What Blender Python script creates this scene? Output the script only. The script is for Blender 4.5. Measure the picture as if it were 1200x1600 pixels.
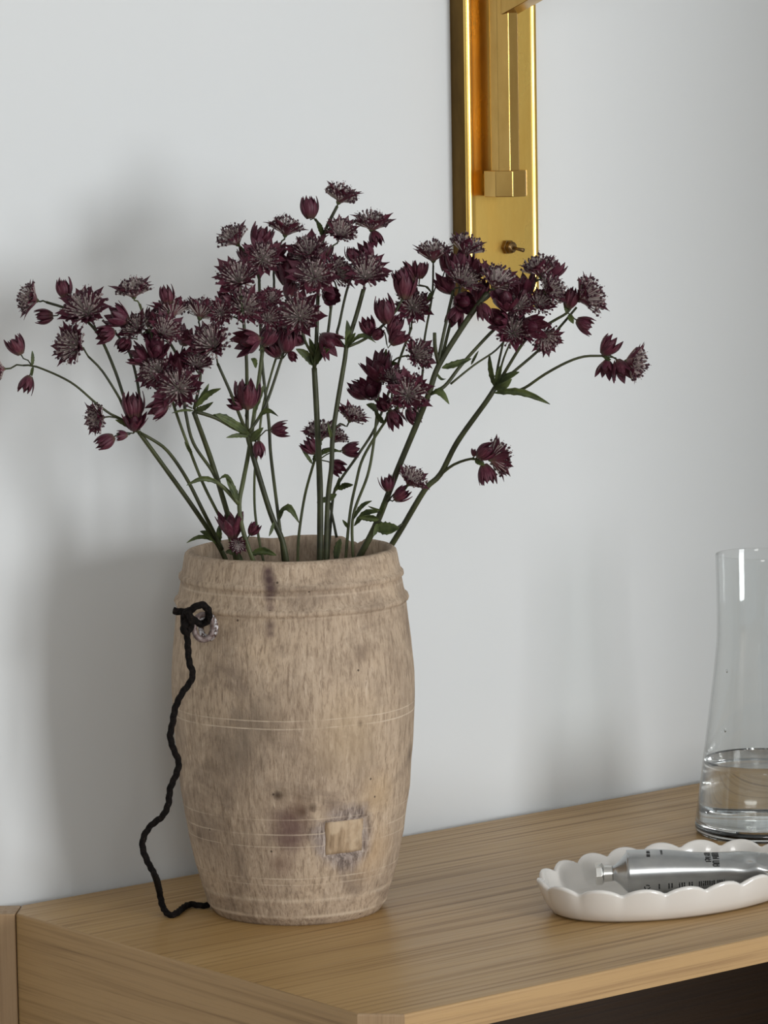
import bpy, math, random
from mathutils import Vector, Matrix, noise

scene = bpy.context.scene
for o in list(bpy.data.objects):
    bpy.data.objects.remove(o)
COL = scene.collection
rnd = random.Random(7)

# ------------------------------------------------------------------ camera
T = 0.80                                     # height of the sideboard top
CAM = Vector((-1.78262, -2.49005, 1.46195))
F_PX, PITCH, ROLL, YAW = 6150.0, math.radians(6.976), math.radians(-0.958), math.radians(38.7)
fw = Vector((math.sin(YAW) * math.cos(PITCH), math.cos(YAW) * math.cos(PITCH), -math.sin(PITCH)))
rt0 = Vector((math.cos(YAW), -math.sin(YAW), 0))
up0 = rt0.cross(fw)
RT = math.cos(ROLL) * rt0 + math.sin(ROLL) * up0
UP = -math.sin(ROLL) * rt0 + math.cos(ROLL) * up0
cam_data = bpy.data.cameras.new('camera')
cam = bpy.data.objects.new('camera', cam_data)
COL.objects.link(cam)
m = Matrix((RT, UP, -fw)).transposed().to_4x4()
m.translation = CAM
cam.matrix_world = m
cam_data.sensor_fit = 'VERTICAL'
cam_data.sensor_height = 36.0
cam_data.lens = 36.0 * F_PX / 1600.0
cam_data.clip_start = 0.05
scene.camera = cam

# ------------------------------------------------------------------ world, light, exposure
world = bpy.data.worlds.new('world')
scene.world = world
world.use_nodes = True
bg = world.node_tree.nodes['Background']
bg.inputs[0].default_value = (0.84, 0.94, 1.0, 1)
bg.inputs[1].default_value = 0.55


def area_light(name, loc, target, sx, sy, energy, color):
    ld = bpy.data.lights.new(name, 'AREA')
    ld.shape = 'RECTANGLE'
    ld.size, ld.size_y = sx, sy
    ld.energy = energy
    ld.color = color
    lo = bpy.data.objects.new(name, ld)
    COL.objects.link(lo)
    lo.location = loc
    d = Vector(target) - Vector(loc)
    lo.rotation_euler = d.to_track_quat('-Z', 'Y').to_euler()
    return lo


area_light('window_light', (0.82, -3.90, 1.25), (0.1, 0, 1.0), 0.95, 1.5, 76, (0.96, 0.985, 1.0))
area_light('window_light', (-2.75, -4.60, 2.30), (0.1, 0, 1.0), 0.9, 1.5, 46, (1.0, 0.99, 0.97))

vs = scene.view_settings
vs.view_transform = 'Standard'
vs.look = 'None'
vs.exposure = 0.0
vs.gamma = 1.0
vs.use_curve_mapping = False
scene.cycles.use_denoising = True

# ------------------------------------------------------------------ small helpers


def ray(x, y):
    return fw + RT * ((x - 600) / F_PX) - UP * ((y - 800) / F_PX)


def on_z(x, y, z):
    r = ray(x, y)
    return CAM + r * ((z - CAM.z) / r.z)


def on_y(x, y, yy):
    r = ray(x, y)
    return CAM + r * ((yy - CAM.y) / r.y)


VASE = Vector((0.0012, -0.15025, T))
NH = Vector((fw.x, fw.y, 0)).normalized()


def at(x, y, w):
    """point seen at photo position (x, y), w centimetres nearer than the vase axis"""
    r = ray(x, y)
    return CAM + r * (((VASE - CAM).dot(NH) - w * 0.01) / r.dot(NH))


PXM = 1 / 2050.0


def img_dir(ix, iy, iz):
    d = RT * ix + UP * iy - fw * iz
    return d.normalized()


def mesh(name, verts, faces, mats=(), midx=None, smooth=True):
    me = bpy.data.meshes.new(name)
    me.from_pydata([tuple(v) for v in verts], [], faces)
    for mt in (mats if isinstance(mats, (list, tuple)) else [mats]):
        me.materials.append(mt)
    if midx:
        me.polygons.foreach_set('material_index', midx)
    if smooth:
        me.polygons.foreach_set('use_smooth', [True] * len(me.polygons))
    me.update()
    return me


def link(name, me, parent=None, matrix=None):
    o = bpy.data.objects.new(name, me)
    COL.objects.link(o)
    if parent is not None:
        o.parent = parent
    if matrix is not None:
        o.matrix_local = matrix
    return o


def empty(name, loc):
    o = bpy.data.objects.new(name, None)
    COL.objects.link(o)
    o.location = loc
    o.empty_display_size = 0.02
    return o


def tag(o, label=None, cat=None, group=None, kind=None):
    if label:
        o['label'] = label
    if cat:
        o['category'] = cat
    if group:
        o['group'] = group
    if kind:
        o['kind'] = kind
    return o


class MB:
    def __init__(self):
        self.v, self.f, self.m = [], [], []

    def add(self, verts, faces, mi=0):
        n = len(self.v)
        self.v += [Vector(p) for p in verts]
        self.f += [tuple(i + n for i in f) for f in faces]
        self.m += [mi] * len(faces)

    def box(self, lo, hi, mi=0):
        x0, y0, z0 = lo
        x1, y1, z1 = hi
        self.add([(x0, y0, z0), (x1, y0, z0), (x1, y1, z0), (x0, y1, z0), (x0, y0, z1), (x1, y0, z1), (x1, y1, z1), (x0, y1, z1)],
                 [(0, 3, 2, 1), (4, 5, 6, 7), (0, 1, 5, 4), (1, 2, 6, 5), (2, 3, 7, 6), (3, 0, 4, 7)], mi)

    def prism(self, poly, z0, z1, mi=0):
        n = len(poly)
        a = sum(poly[i][0] * poly[(i + 1) % n][1] - poly[(i + 1) % n][0] * poly[i][1] for i in range(n))
        if a < 0:
            poly = poly[::-1]
        self.add([(p[0], p[1], z0) for p in poly] + [(p[0], p[1], z1) for p in poly],
                 [tuple(range(n - 1, -1, -1)), tuple(range(n, 2 * n))] + [(i, (i + 1) % n, n + (i + 1) % n, n + i) for i in range(n)], mi)

    def tube(self, pts, radii, sides=8, mi=0, cap=True, twist=0.0, lobes=0, lobe_amp=0.0):
        pts = [Vector(p) for p in pts]
        n = len(pts)
        t = (pts[1] - pts[0]).normalized()
        ref = Vector((0, 0, 1)) if abs(t.z) < 0.9 else Vector((1, 0, 0))
        u = t.cross(ref).normalized()
        verts, L = [], 0.0
        for i in range(n):
            if i == 0:
                t = (pts[1] - pts[0])
            elif i == n - 1:
                t = (pts[-1] - pts[-2])
            else:
                t = (pts[i + 1] - pts[i - 1])
            if t.length < 1e-9:
                t = Vector((0, 0, 1))
            t.normalize()
            u = (u - t * u.dot(t))
            if u.length < 1e-6:
                u = t.orthogonal()
            u.normalize()
            w = t.cross(u)
            if i:
                L += (pts[i] - pts[i - 1]).length
            r = radii[i] if isinstance(radii, (list, tuple)) else radii
            for k in range(sides):
                a = 2 * math.pi * k / sides
                rr = r * (1 + lobe_amp * math.cos(lobes * a + L * twist)) if lobes else r
                verts.append(pts[i] + (u * math.cos(a) + w * math.sin(a)) * rr)
        faces = []
        for i in range(n - 1):
            for k in range(sides):
                k2 = (k + 1) % sides
                faces.append((i * sides + k, i * sides + k2, (i + 1) * sides + k2, (i + 1) * sides + k))
        if cap:
            faces.append(tuple(range(sides - 1, -1, -1)))
            faces.append(tuple((n - 1) * sides + k for k in range(sides)))
        self.add(verts, faces, mi)

    def lathe(self, prof, seg=64, mi=0, close=False):
        n = len(prof)
        verts = []
        for r, z in prof:
            for k in range(seg):
                a = 2 * math.pi * k / seg
                verts.append((r * math.cos(a), r * math.sin(a), z))
        faces = []
        for i in range(n - 1 if not close else n):
            j = (i + 1) % n
            for k in range(seg):
                k2 = (k + 1) % seg
                faces.append((i * seg + k, i * seg + k2, j * seg + k2, j * seg + k))
        if not close:
            faces.append(tuple(range(seg - 1, -1, -1)))
            faces.append(tuple((n - 1) * seg + k for k in range(seg)))
        self.add(verts, faces, mi)

    def build(self, name, mats, parent=None, origin=(0, 0, 0), smooth=True, bevel=0.0, seg=2, sharp=None):
        og = Vector(origin)
        me = mesh(name, [p - og for p in self.v], self.f, mats, self.m, smooth)
        o = link(name, me, parent)
        if bevel:
            b = o.modifiers.new('bevel', 'BEVEL')
            b.width = bevel
            b.segments = seg
            b.limit_method = 'ANGLE'
            b.angle_limit = math.radians(35)
            b.harden_normals = True
        return o


def spline(pts, step):
    """Catmull-Rom through the points; returns a dense list (vectors of any length)"""
    P = [Vector(p) for p in pts]
    if len(P) < 3:
        n = max(2, int((P[1] - P[0]).length / step) + 1)
        return [P[0].lerp(P[1], i / n) for i in range(n + 1)]
    Q = [P[0] * 2 - P[1]] + P + [P[-1] * 2 - P[-2]]
    out = []
    for i in range(1, len(Q) - 2):
        a, b, c, d = Q[i - 1], Q[i], Q[i + 1], Q[i + 2]
        n = max(1, int((c - b).length / step))
        for k in range(n):
            t = k / n
            out.append(0.5 * ((2 * b) + (c - a) * t + (2 * a - 5 * b + 4 * c - d) * t * t + (3 * b - a - 3 * c + d) * t ** 3))
    out.append(P[-1])
    return out


# ------------------------------------------------------------------ materials
class NT:
    def __init__(self, name):
        self.mat = bpy.data.materials.new(name)
        self.mat.use_nodes = True
        self.t = self.mat.node_tree
        self.b = self.t.nodes['Principled BSDF']
        self._oc = None

    def n(self, kind, **kw):
        nd = self.t.nodes.new(kind)
        for k, v in kw.items():
            setattr(nd, k, v)
        return nd

    def l(self, a, b):
        self.t.links.new(a, b)

    def oc(self):
        if self._oc is None:
            self._oc = self.n('ShaderNodeTexCoord').outputs['Object']
        return self._oc

    def mapping(self, scale=(1, 1, 1), loc=(0, 0, 0), rot=(0, 0, 0), src=None):
        mp = self.n('ShaderNodeMapping')
        mp.inputs['Scale'].default_value = scale
        mp.inputs['Location'].default_value = loc
        mp.inputs['Rotation'].default_value = rot
        self.l(src or self.oc(), mp.inputs['Vector'])
        return mp.outputs[0]

    def noise(self, vec, scale, detail=4, rough=0.55, dist=0.0):
        nd = self.n('ShaderNodeTexNoise')
        nd.inputs['Scale'].default_value = scale
        nd.inputs['Detail'].default_value = detail
        nd.inputs['Roughness'].default_value = rough
        nd.inputs['Distortion'].default_value = dist
        self.l(vec, nd.inputs['Vector'])
        return nd.outputs['Fac']

    def ramp(self, fac, stops, interp='LINEAR'):
        nd = self.n('ShaderNodeValToRGB')
        nd.color_ramp.interpolation = interp
        el = nd.color_ramp.elements
        while len(el) < len(stops):
            el.new(0.5)
        for e, (p, c) in zip(el, stops):
            e.position = p
            e.color = (*c, 1) if isinstance(c, (tuple, list)) else (c, c, c, 1)
        self.l(fac, nd.inputs[0])
        return nd.outputs[0]

    def mix(self, fac, a, b, mode='MIX'):
        nd = self.n('ShaderNodeMix', data_type='RGBA', blend_type=mode)
        for s, v in ((nd.inputs[0], fac), (nd.inputs[6], a), (nd.inputs[7], b)):
            if isinstance(v, (int, float)):
                s.default_value = v
            elif isinstance(v, (tuple, list)):
                s.default_value = (*v, 1)
            else:
                self.l(v, s)
        return nd.outputs[2]

    def math(self, op, a, b=0.0):
        nd = self.n('ShaderNodeMath', operation=op)
        for s, v in ((nd.inputs[0], a), (nd.inputs[1], b)):
            if isinstance(v, (int, float)):
                s.default_value = v
            else:
                self.l(v, s)
        return nd.outputs[0]

    def dist(self, pt, src=None):
        nd = self.n('ShaderNodeVectorMath', operation='DISTANCE')
        self.l(src or self.oc(), nd.inputs[0])
        nd.inputs[1].default_value = pt
        return nd.outputs['Value']

    def bump(self, h, strength=0.3, distance=0.001):
        nd = self.n('ShaderNodeBump')
        nd.inputs['Strength'].default_value = strength
        nd.inputs['Distance'].default_value = distance
        self.l(h, nd.inputs['Height'])
        self.l(nd.outputs[0], self.b.inputs['Normal'])

    def set(self, **kw):
        for k, v in kw.items():
            s = self.b.inputs[k.replace('_', ' ')]
            if isinstance(v, (int, float)):
                s.default_value = v
            elif isinstance(v, (tuple, list)):
                s.default_value = (*v, 1) if len(v) == 3 else v
            else:
                self.l(v, s)
        return self


def plain(name, col, rough=0.5, metal=0.0, **kw):
    t = NT(name)
    t.set(Base_Color=col, Roughness=rough, Metallic=metal, **kw)
    return t.mat


def mat_wall():
    t = NT('painted_wall')
    a = t.noise(t.oc(), 3.0, 3)
    t.set(Base_Color=t.ramp(a, [(0.3, (0.675, 0.692, 0.698)), (0.7, (0.69, 0.704, 0.708))]), Roughness=0.55)
    t.bump(t.noise(t.oc(), 260, 3), 0.06, 0.0006)
    return t.mat


def mat_oak(name, axis, light, dark, line, contrast=1.0, rough=0.36, tint=None):
    """oak: fine dark grain lines running along one axis ('x', 'y' or 'z')"""
    t = NT(name)
    long_, wide, fine = {'x': ((0.9, 75, 75), (0.5, 9, 9), (5, 260, 260)),
                         'y': ((75, 0.9, 75), (9, 0.5, 9), (260, 5, 260)),
                         'z': ((75, 75, 0.9), (9, 9, 0.5), (260, 260, 5))}[axis]
    wob = t.noise(t.mapping((2, 2, 2)), 1.2, 2)
    a = t.noise(t.mapping(long_), 3.0, 4, 0.6, 0.12)
    b = t.noise(t.mapping(wide, loc=(3, 1, 2)), 1.6, 3, 0.5, 0.6)
    c = t.noise(t.mapping(fine), 2.0, 2, 0.6)
    base = t.ramp(b, [(0.3, dark), (0.7, light)])
    g = t.ramp(a, [(0.34, 1.0), (0.43, 0.35), (0.50, 0.0)])
    g2 = t.ramp(c, [(0.34, 0.8), (0.50, 0.0)])
    col = t.mix(t.math('MULTIPLY', g, 0.78 * contrast), base, line)
    col = t.mix(t.math('MULTIPLY', g2, 0.34 * contrast), col, line)
    col = t.mix(t.math('MULTIPLY', t.ramp(wob, [(0.4, 0.0), (0.7, 1.0)]), 0.25), col, light)
    t.set(Base_Color=col, Roughness=t.ramp(a, [(0.3, rough + 0.14), (0.6, rough)]), Specular_IOR_Level=0.42)
    t.bump(t.math('SUBTRACT', t.math('MULTIPLY', a, 0.5), t.math('MULTIPLY', g2, 0.6)), 0.16, 0.0006)
    return t.mat


M = {}
M['wall'] = mat_wall()
OAK_L, OAK_D, OAK_G = (0.48, 0.30, 0.120), (0.39, 0.23, 0.080), (0.16, 0.083, 0.028)
M['oak_top'] = mat_oak('oak_top', 'x', OAK_L, OAK_D, OAK_G)
M['oak_end'] = mat_oak('oak_end', 'y', (0.43, 0.275, 0.125), (0.35, 0.215, 0.09), (0.17, 0.095, 0.038), 0.9, 0.45)
M['oak_edge'] = mat_oak('oak_edge', 'x', (0.46, 0.295, 0.135), (0.385, 0.235, 0.10), (0.22, 0.12, 0.048), 0.9, 0.42)
M['oak_post'] = mat_oak('oak_post', 'z', (0.42, 0.285, 0.165), (0.35, 0.23, 0.125), (0.21, 0.125, 0.062), 0.7, 0.45)
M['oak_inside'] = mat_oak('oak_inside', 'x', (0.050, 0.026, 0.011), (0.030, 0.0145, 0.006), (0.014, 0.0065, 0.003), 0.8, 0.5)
M['floor'] = mat_oak('floor_boards', 'x', (0.36, 0.25, 0.15), (0.28, 0.19, 0.11), (0.12, 0.07, 0.04), 0.8, 0.4)


def mat_brass(name, base, dark, rough, bump=0.1):
    t = NT(name)
    a = t.noise(t.mapping((1, 1, 0.35)), 34, 4, 0.6)
    b = t.noise(t.mapping((1, 1, 0.2)), 120, 3)
    t.set(Base_Color=t.ramp(a, [(0.32, dark), (0.62, base)]), Metallic=1.0,
          Roughness=t.ramp(a, [(0.3, rough + 0.1), (0.7, rough)]))
    t.bump(b, bump, 0.0004)
    return t.mat


M['brass'] = mat_brass('antique_brass', (0.92, 0.62, 0.17), (0.74, 0.46, 0.11), 0.24)
M['brass_bar'] = mat_brass('polished_brass', (0.62, 0.395, 0.125), (0.46, 0.28, 0.08), 0.15, 0.04)
M['brass_side'] = mat_brass('darker_brass', (0.15, 0.088, 0.026), (0.09, 0.052, 0.016), 0.36)  # darker brass for the left side face of the plate
M['brass_dark'] = plain('aged_brass', (0.20, 0.125, 0.055), 0.32, 1.0)


# =================================================================== THE SETTING
YW = 0.013                                   # the wall stands a finger behind the sideboard
b = MB()
b.box((-3.2, YW, 0), (1.6, YW + 0.12, 2.7))
tag(b.build('wall_back', M['wall'], smooth=False), 'smooth off-white painted wall behind the sideboard', 'wall', kind='structure')
b = MB()
b.box((0.672, -1.10, 0), (0.85, YW, 2.7))  # added out of view, deep enough to shade the back wall's right end
tag(b.build('shade_wall', M['wall'], smooth=False), 'off-white wall return added out of view to shade the back wall', 'wall', kind='structure')
b = MB()
b.box((-3.32, -5.2, 0), (-3.2, YW + 0.12, 2.7))
tag(b.build('wall_left', M['wall'], smooth=False), 'off-white wall at the far left of the room', 'wall', kind='structure')
b = MB()
b.box((-3.32, -5.2, -0.1), (3.2, YW + 0.12, 0))
tag(b.build('floor', M['floor'], smooth=False), 'brown wooden floor of the room', 'floor', kind='structure')
b = MB()
b.box((-3.32, -5.2, 2.7), (3.2, YW + 0.12, 2.8))
tag(b.build('ceiling', M['wall'], smooth=False), 'off-white ceiling of the room', 'ceiling', kind='structure')

# =================================================================== SIDEBOARD
XL, XR, YF = -0.170, 0.668, -0.4616
side = tag(empty('sideboard', (0.25, -0.23, 0)), 'light oak sideboard with chamfered corners standing against the white wall', 'sideboard')
SO = (0.25, -0.23, 0)
TH = 0.0195
def inset(poly, d):
    out = []
    n_ = len(poly)
    for i in range(n_):
        p, q, r_ = Vector(poly[i - 1]), Vector(poly[i]), Vector(poly[(i + 1) % n_])
        e1, e2 = (q - p).normalized(), (r_ - q).normalized()
        n1, n2 = Vector((-e1.y, e1.x)), Vector((-e2.y, e2.x))
        bis = (n1 + n2).normalized()
        out.append(tuple(q + bis * (d / max(0.3, bis.dot(n1)))))
    return out


b = MB()
poly = [(-0.1508, 0), (XL, -0.0215), (XL, -0.4390), (-0.1470, YF), (XR, YF), (XR, 0)]
ccw = poly[::-1] if sum(poly[i][0] * poly[(i + 1) % 6][1] - poly[(i + 1) % 6][0] * poly[i][1] for i in range(6)) < 0 else poly
rings = [(0.0, T - TH), (0.0, T - 0.0016), (0.0003, T - 0.0007), (0.0009, T - 0.0002), (0.0018, T)]
vv, ff, mm = [], [tuple(range(5, -1, -1))], [0]
for d_, z_ in rings:
    vv += [(p[0], p[1], z_) for p in inset(ccw, d_)]
for j in range(len(rings) - 1):
    for i in range(6):
        p, q = ccw[i], ccw[(i + 1) % 6]
        nx, ny = q[1] - p[1], -(q[0] - p[0])
        ff.append((j * 6 + i, j * 6 + (i + 1) % 6, (j + 1) * 6 + (i + 1) % 6, (j + 1) * 6 + i))
        mm.append(2 if (ny < 0 and abs(nx) < 1e-6) else (1 if (nx < 0 and abs(ny) < 1e-6) else (3 if nx < 0 else 0)))
ff.append(tuple(24 + i for i in range(6)))
mm.append(0)
b.add(vv, ff)
b.m = mm
b.build('tabletop', [M['oak_top'], M['oak_end'], M['oak_edge'], M['oak_post']], side, SO, smooth=False)
b = MB()
b.box((XL, -0.4390, 0.06), (XL + 0.022, -0.0215, T - TH))
b.build('end_panel', M['oak_end'], side, SO, smooth=False)
b = MB()
b.prism([(XL, -0.4390), (-0.1470, YF), (-0.1300, YF), (-0.1300, -0.4390)], 0, T - TH)
b.build('corner_post', M['oak_post'], side, SO, smooth=True, bevel=0.0012)
b = MB()
b.prism([(-0.1512, -0.0003), (-0.1714, -0.0221), (-0.206, 0.0054), (-0.200, 0.0120), (-0.1665, 0.0120)], 0, T)
b.build('corner_post', [M['oak_post']], side, SO, smooth=True, bevel=0.0010)
b = MB()
b.box((XR - 0.022, YF + 0.004, 0.0), (XR, -0.002, T - TH))
b.build('end_panel', M['oak_end'], side, SO, smooth=False)
b = MB()
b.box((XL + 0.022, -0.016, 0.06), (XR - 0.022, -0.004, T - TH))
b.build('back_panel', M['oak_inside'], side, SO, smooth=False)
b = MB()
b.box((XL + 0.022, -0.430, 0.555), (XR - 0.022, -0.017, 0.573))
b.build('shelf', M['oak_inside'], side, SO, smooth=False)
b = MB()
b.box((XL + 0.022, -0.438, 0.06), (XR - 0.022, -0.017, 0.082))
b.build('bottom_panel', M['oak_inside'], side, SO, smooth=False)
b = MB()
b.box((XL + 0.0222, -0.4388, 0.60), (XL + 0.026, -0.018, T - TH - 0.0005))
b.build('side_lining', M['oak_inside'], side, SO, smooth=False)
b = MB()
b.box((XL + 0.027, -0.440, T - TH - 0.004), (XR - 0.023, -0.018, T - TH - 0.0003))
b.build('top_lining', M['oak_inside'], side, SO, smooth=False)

# =================================================================== SCONCE
YP = YW - 0.0208                              # front of the back plate
xl = on_y(730, 200, YP).x
xr = on_y(842, 200, YP).x
z_bot = on_y(745, 487, YP).z
z_top = 1.66
sconce = tag(empty('wall_sconce', (0.5 * (xl + xr), YW, z_bot)), 'brass wall sconce with tall back plate and toggle switch', 'sconce')
SC = (0.5 * (xl + xr), YW, z_bot)
b = MB()
# plate outline in plan, rounded front arrises with a shallow bead near each edge
prof = [(xl, YW), (xl, YP + 0.003), (xl + 0.0006, YP + 0.0011), (xl + 0.0022, YP + 0.0002), (xl + 0.0045, YP - 0.0002),
        (xl + 0.0062, YP + 0.0006), (xl + 0.009, YP + 0.0005), (0.5 * (xl + xr), YP + 0.0001), (xr - 0.009, YP + 0.0005), (xr - 0.0062, YP + 0.0006),
        (xr - 0.0045, YP - 0.0002), (xr - 0.0022, YP + 0.0002), (xr - 0.0006, YP + 0.0011), (xr, YP + 0.003), (xr, YW)]
n = len(prof)
vv = [(p[0], p[1], z_bot) for p in prof] + [(p[0], p[1], z_top) for p in prof]
ff = [(i, i + 1, n + i + 1, n + i) for i in range(n - 1)] + [(n - 1, 0, n, 2 * n - 1), tuple(range(n - 1, -1, -1)), tuple(range(n, 2 * n))]
b.add(vv, ff)
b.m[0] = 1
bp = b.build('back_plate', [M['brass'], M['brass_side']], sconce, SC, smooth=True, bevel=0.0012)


def octo(cx, cy, r, n=8, rot=math.pi / 8):
    return [(cx + r * math.cos(rot + 2 * math.pi * k / n), cy + r * math.sin(rot + 2 * math.pi * k / n)) for k in range(n)]


cyc = YP - 0.0185
cxc = on_y(790, 290, cyc).x
z_c1 = on_y(788, 267, cyc - 0.012).z
z_c0 = on_y(788, 308, cyc - 0.012).z
b = MB()
b.prism(octo(cxc, cyc, 0.0186), z_c0, z_c1)
b.prism([(cxc - 0.008, cyc + 0.01), (cxc + 0.008, cyc + 0.01), (cxc + 0.008, YP + 0.0005), (cxc - 0.008, YP + 0.0005)], z_c0 + 0.003, z_c1 - 0.003)
b.build('collar', M['brass_bar'], sconce, SC, smooth=True, bevel=0.0007)
b = MB()
b.prism(octo(cxc, cyc, 0.0124), z_c1 - 0.001, 1.62)
b.build('column', M['brass_bar'], sconce, SC, smooth=True, bevel=0.0006)
z_arm = on_y(800, 18, cyc).z
b = MB()
d = Vector((0, -1, 0.34)).normalized()
u = Vector((1, 0, 0))
w = d.cross(u).normalized()
p0 = Vector((cxc, cyc, z_arm + 0.0045))
vv = []
for s in (0.0, 0.20):
    for a_, c_ in ((-1, -1), (1, -1), (1, 1), (-1, 1)):
        vv.append(p0 + d * s + u * 0.009 * a_ + w * 0.009 * c_)
b.add(vv, [(0, 1, 2, 3), (7, 6, 5, 4), (0, 4, 5, 1), (1, 5, 6, 2), (2, 6, 7, 3), (3, 7, 4, 0)])
b.build('arm', M['brass_bar'], sconce, SC, smooth=True, bevel=0.001)
# toggle switch
sw = on_y(792, 386, YP)
b = MB()
b.tube([sw + Vector((0, 0.001, 0)), sw + Vector((0, -0.0035, 0))], 0.0062, 6)
b.tube([sw + Vector((0, -0.0034, 0)), sw + Vector((0, -0.0075, 0))], [0.0052, 0.0046], 20)
b.tube([sw + Vector((0, -0.0074, 0)), sw + Vector((0, -0.0086, 0))], [0.0046, 0.0030], 20)
sb_ = b.build('switch', M['brass_dark'], sconce, SC, smooth=True, bevel=0.0003)
b = MB()
pp = [sw + Vector((0, -0.007, 0)), sw + Vector((0.001, -0.012, -0.0012)), sw + Vector((0.0022, -0.0185, -0.0022))]
b.tube(pp, [0.0011, 0.0013, 0.0017], 12)
b.build('switch_lever', M['brass_dark'], sb_, SC, smooth=True)


# =================================================================== VASE
def mat_vase():
    t = NT('weathered_wood')
    oc = t.oc()
    sep = t.n('ShaderNodeSeparateXYZ')
    t.l(oc, sep.inputs[0])
    z = sep.outputs[2]
    big = t.noise(t.mapping((1, 1, 0.8)), 11, 4, 0.6, 0.8)
    streak = t.noise(t.mapping((1, 1, 0.16), rot=(0.05, 0.04, 0)), 330, 5, 0.7, 0.5)
    fine = t.noise(t.mapping((1, 1, 0.22), rot=(0.25, -0.2, 0)), 620, 3, 0.6, 0.4)
    blot = t.noise(t.mapping((1, 1, 1.0), loc=(4, 2, 7)), 20, 7, 0.72, 0.8)
    col = t.ramp(big, [(0.30, (0.33, 0.248, 0.178)), (0.50, (0.45, 0.345, 0.250)), (0.72, (0.53, 0.40, 0.28))])
    col = t.mix(t.ramp(streak, [(0.34, 0.72), (0.5, 0.0)]), col, (0.215, 0.152, 0.102))
    col = t.mix(t.ramp(streak, [(0.55, 0.0), (0.70, 0.55)]), col, (0.62, 0.50, 0.385))
    col = t.mix(t.ramp(fine, [(0.36, 0.5), (0.47, 0.0)]), col, (0.21, 0.145, 0.10))
    col = t.mix(t.ramp(blot, [(0.34, 0.60), (0.52, 0.0)]), col, (0.175, 0.128, 0.095))

    def spot(pt, r0, r1, c, amt, col):
        d_ = t.math('ADD', t.dist(pt), t.math('MULTIPLY', t.math('SUBTRACT', blot, 0.5), 0.9 * r1))
        return t.mix(t.ramp(t.math('MULTIPLY', d_, 10.0), [(r0 * 10, amt), (r1 * 10, 0.0)]), col, c)
    for px, py, r0, r1, c, amt in [(452, 1290, 0.004, 0.020, (0.115, 0.062, 0.055), 0.8), (440, 1350, 0.002, 0.014, (0.17, 0.10, 0.075), 0.55),
                                   (419, 893, 0.001, 0.0065, (0.10, 0.06, 0.055), 1.0), (420, 906, 0.002, 0.0075, (0.09, 0.055, 0.05), 1.0), (422, 920, 0.001, 0.007, (0.09, 0.055, 0.05), 1.0), (421, 932, 0.001, 0.0062, (0.10, 0.06, 0.05), 1.0), (422, 950, 0.0, 0.005, (0.14, 0.085, 0.07), 0.9),
                                   (422, 978, 0.0, 0.006, (0.11, 0.068, 0.055), 0.9), (422, 990, 0.0, 0.005, (0.11, 0.068, 0.055), 0.9), (434, 1243, 0.0005, 0.0045, (0.06, 0.04, 0.03), 1.0), (472, 1268, 0.001, 0.006, (0.08, 0.05, 0.035), 0.9), (488, 1262, 0.0, 0.0045, (0.09, 0.06, 0.04), 0.9), (563, 1131, 0.0, 0.0035, (0.07, 0.045, 0.03), 1.0), (311, 1305, 0.0, 0.007, (0.13, 0.09, 0.065), 0.7), (600, 1420, 0.0, 0.01, (0.2, 0.14, 0.1), 0.5), (566, 1020, 0.001, 0.009, (0.2, 0.14, 0.1), 0.6), (400, 1120, 0.003, 0.026, (0.19, 0.145, 0.105), 0.6), (455, 1315, 0.002, 0.013, (0.13, 0.075, 0.065), 0.7), (520, 1262, 0.001, 0.012, (0.16, 0.11, 0.085), 0.6), (470, 1262, 0.001, 0.013, (0.15, 0.09, 0.06), 0.65), (438, 1245, 0.0, 0.008, (0.12, 0.08, 0.05), 0.6),
                                   (375, 1165, 0.004, 0.030, (0.20, 0.155, 0.115), 0.5), (640, 1180, 0.001, 0.013, (0.10, 0.07, 0.05), 0.7), (590, 1240, 0.002, 0.022, (0.52, 0.36, 0.20), 0.45),
                                   (585, 1330, 0.004, 0.028, (0.52, 0.355, 0.205), 0.5), (325, 1195, 0.0, 0.008, (0.14, 0.10, 0.07), 0.5), (545, 1150, 0.01, 0.04, (0.47, 0.35, 0.22), 0.4)]:
        q = surf(px, py) - VASE
        col = spot(q, r0, r1, c, amt, col)
    # scuffed greyish ground around the square plug
    pq = surf(541, 1308) - VASE
    dd = t.math('ADD', t.dist(pq), t.math('MULTIPLY', t.math('SUBTRACT', blot, 0.5), 0.022))
    col = t.mix(t.ramp(t.math('MULTIPLY', dd, 10), [(0.12, 0.9), (0.20, 0.8), (0.29, 0.0)]), col, t.ramp(streak, [(0.38, (0.10, 0.075, 0.068)), (0.50, (0.27, 0.215, 0.19)), (0.66, (0.50, 0.43, 0.385))]))
    # pale turning lines cut round the body
    zz = t.math('ADD', z, t.math('MULTIPLY', t.math('SUBTRACT', t.noise(t.mapping((1, 1, 0.1)), 14, 2), 0.5), 0.0022))
    brk = t.ramp(t.noise(t.mapping((1, 1, 1.5), loc=(9, 3, 1)), 30, 3), [(0.40, 0.12), (0.56, 1.0)])
    line = 0.0
    for zc, hw, amp in [(0.1595, 0.0007, 0.8), (0.1535, 0.0008, 0.95), (0.0845, 0.0007, 0.45), (0.073, 0.0008, 0.6), (0.0635, 0.0006, 0.55), (0.0385, 0.0008, 0.6), (0.0335, 0.0008, 0.45), (0.021, 0.0026, 0.6), (0.0075, 0.0020, 0.75), (0.2345, 0.0012, 0.30), (0.2505, 0.0012, 0.35)]:
        g = t.math('MAXIMUM', t.math('SUBTRACT', 1.0, t.math('DIVIDE', t.math('ABSOLUTE', t.math('SUBTRACT', zz, zc)), hw)), 0.0)
        line = t.math('MAXIMUM', t.math('MULTIPLY', g, amp), line)
    line = t.math('MULTIPLY', line, brk)
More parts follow.
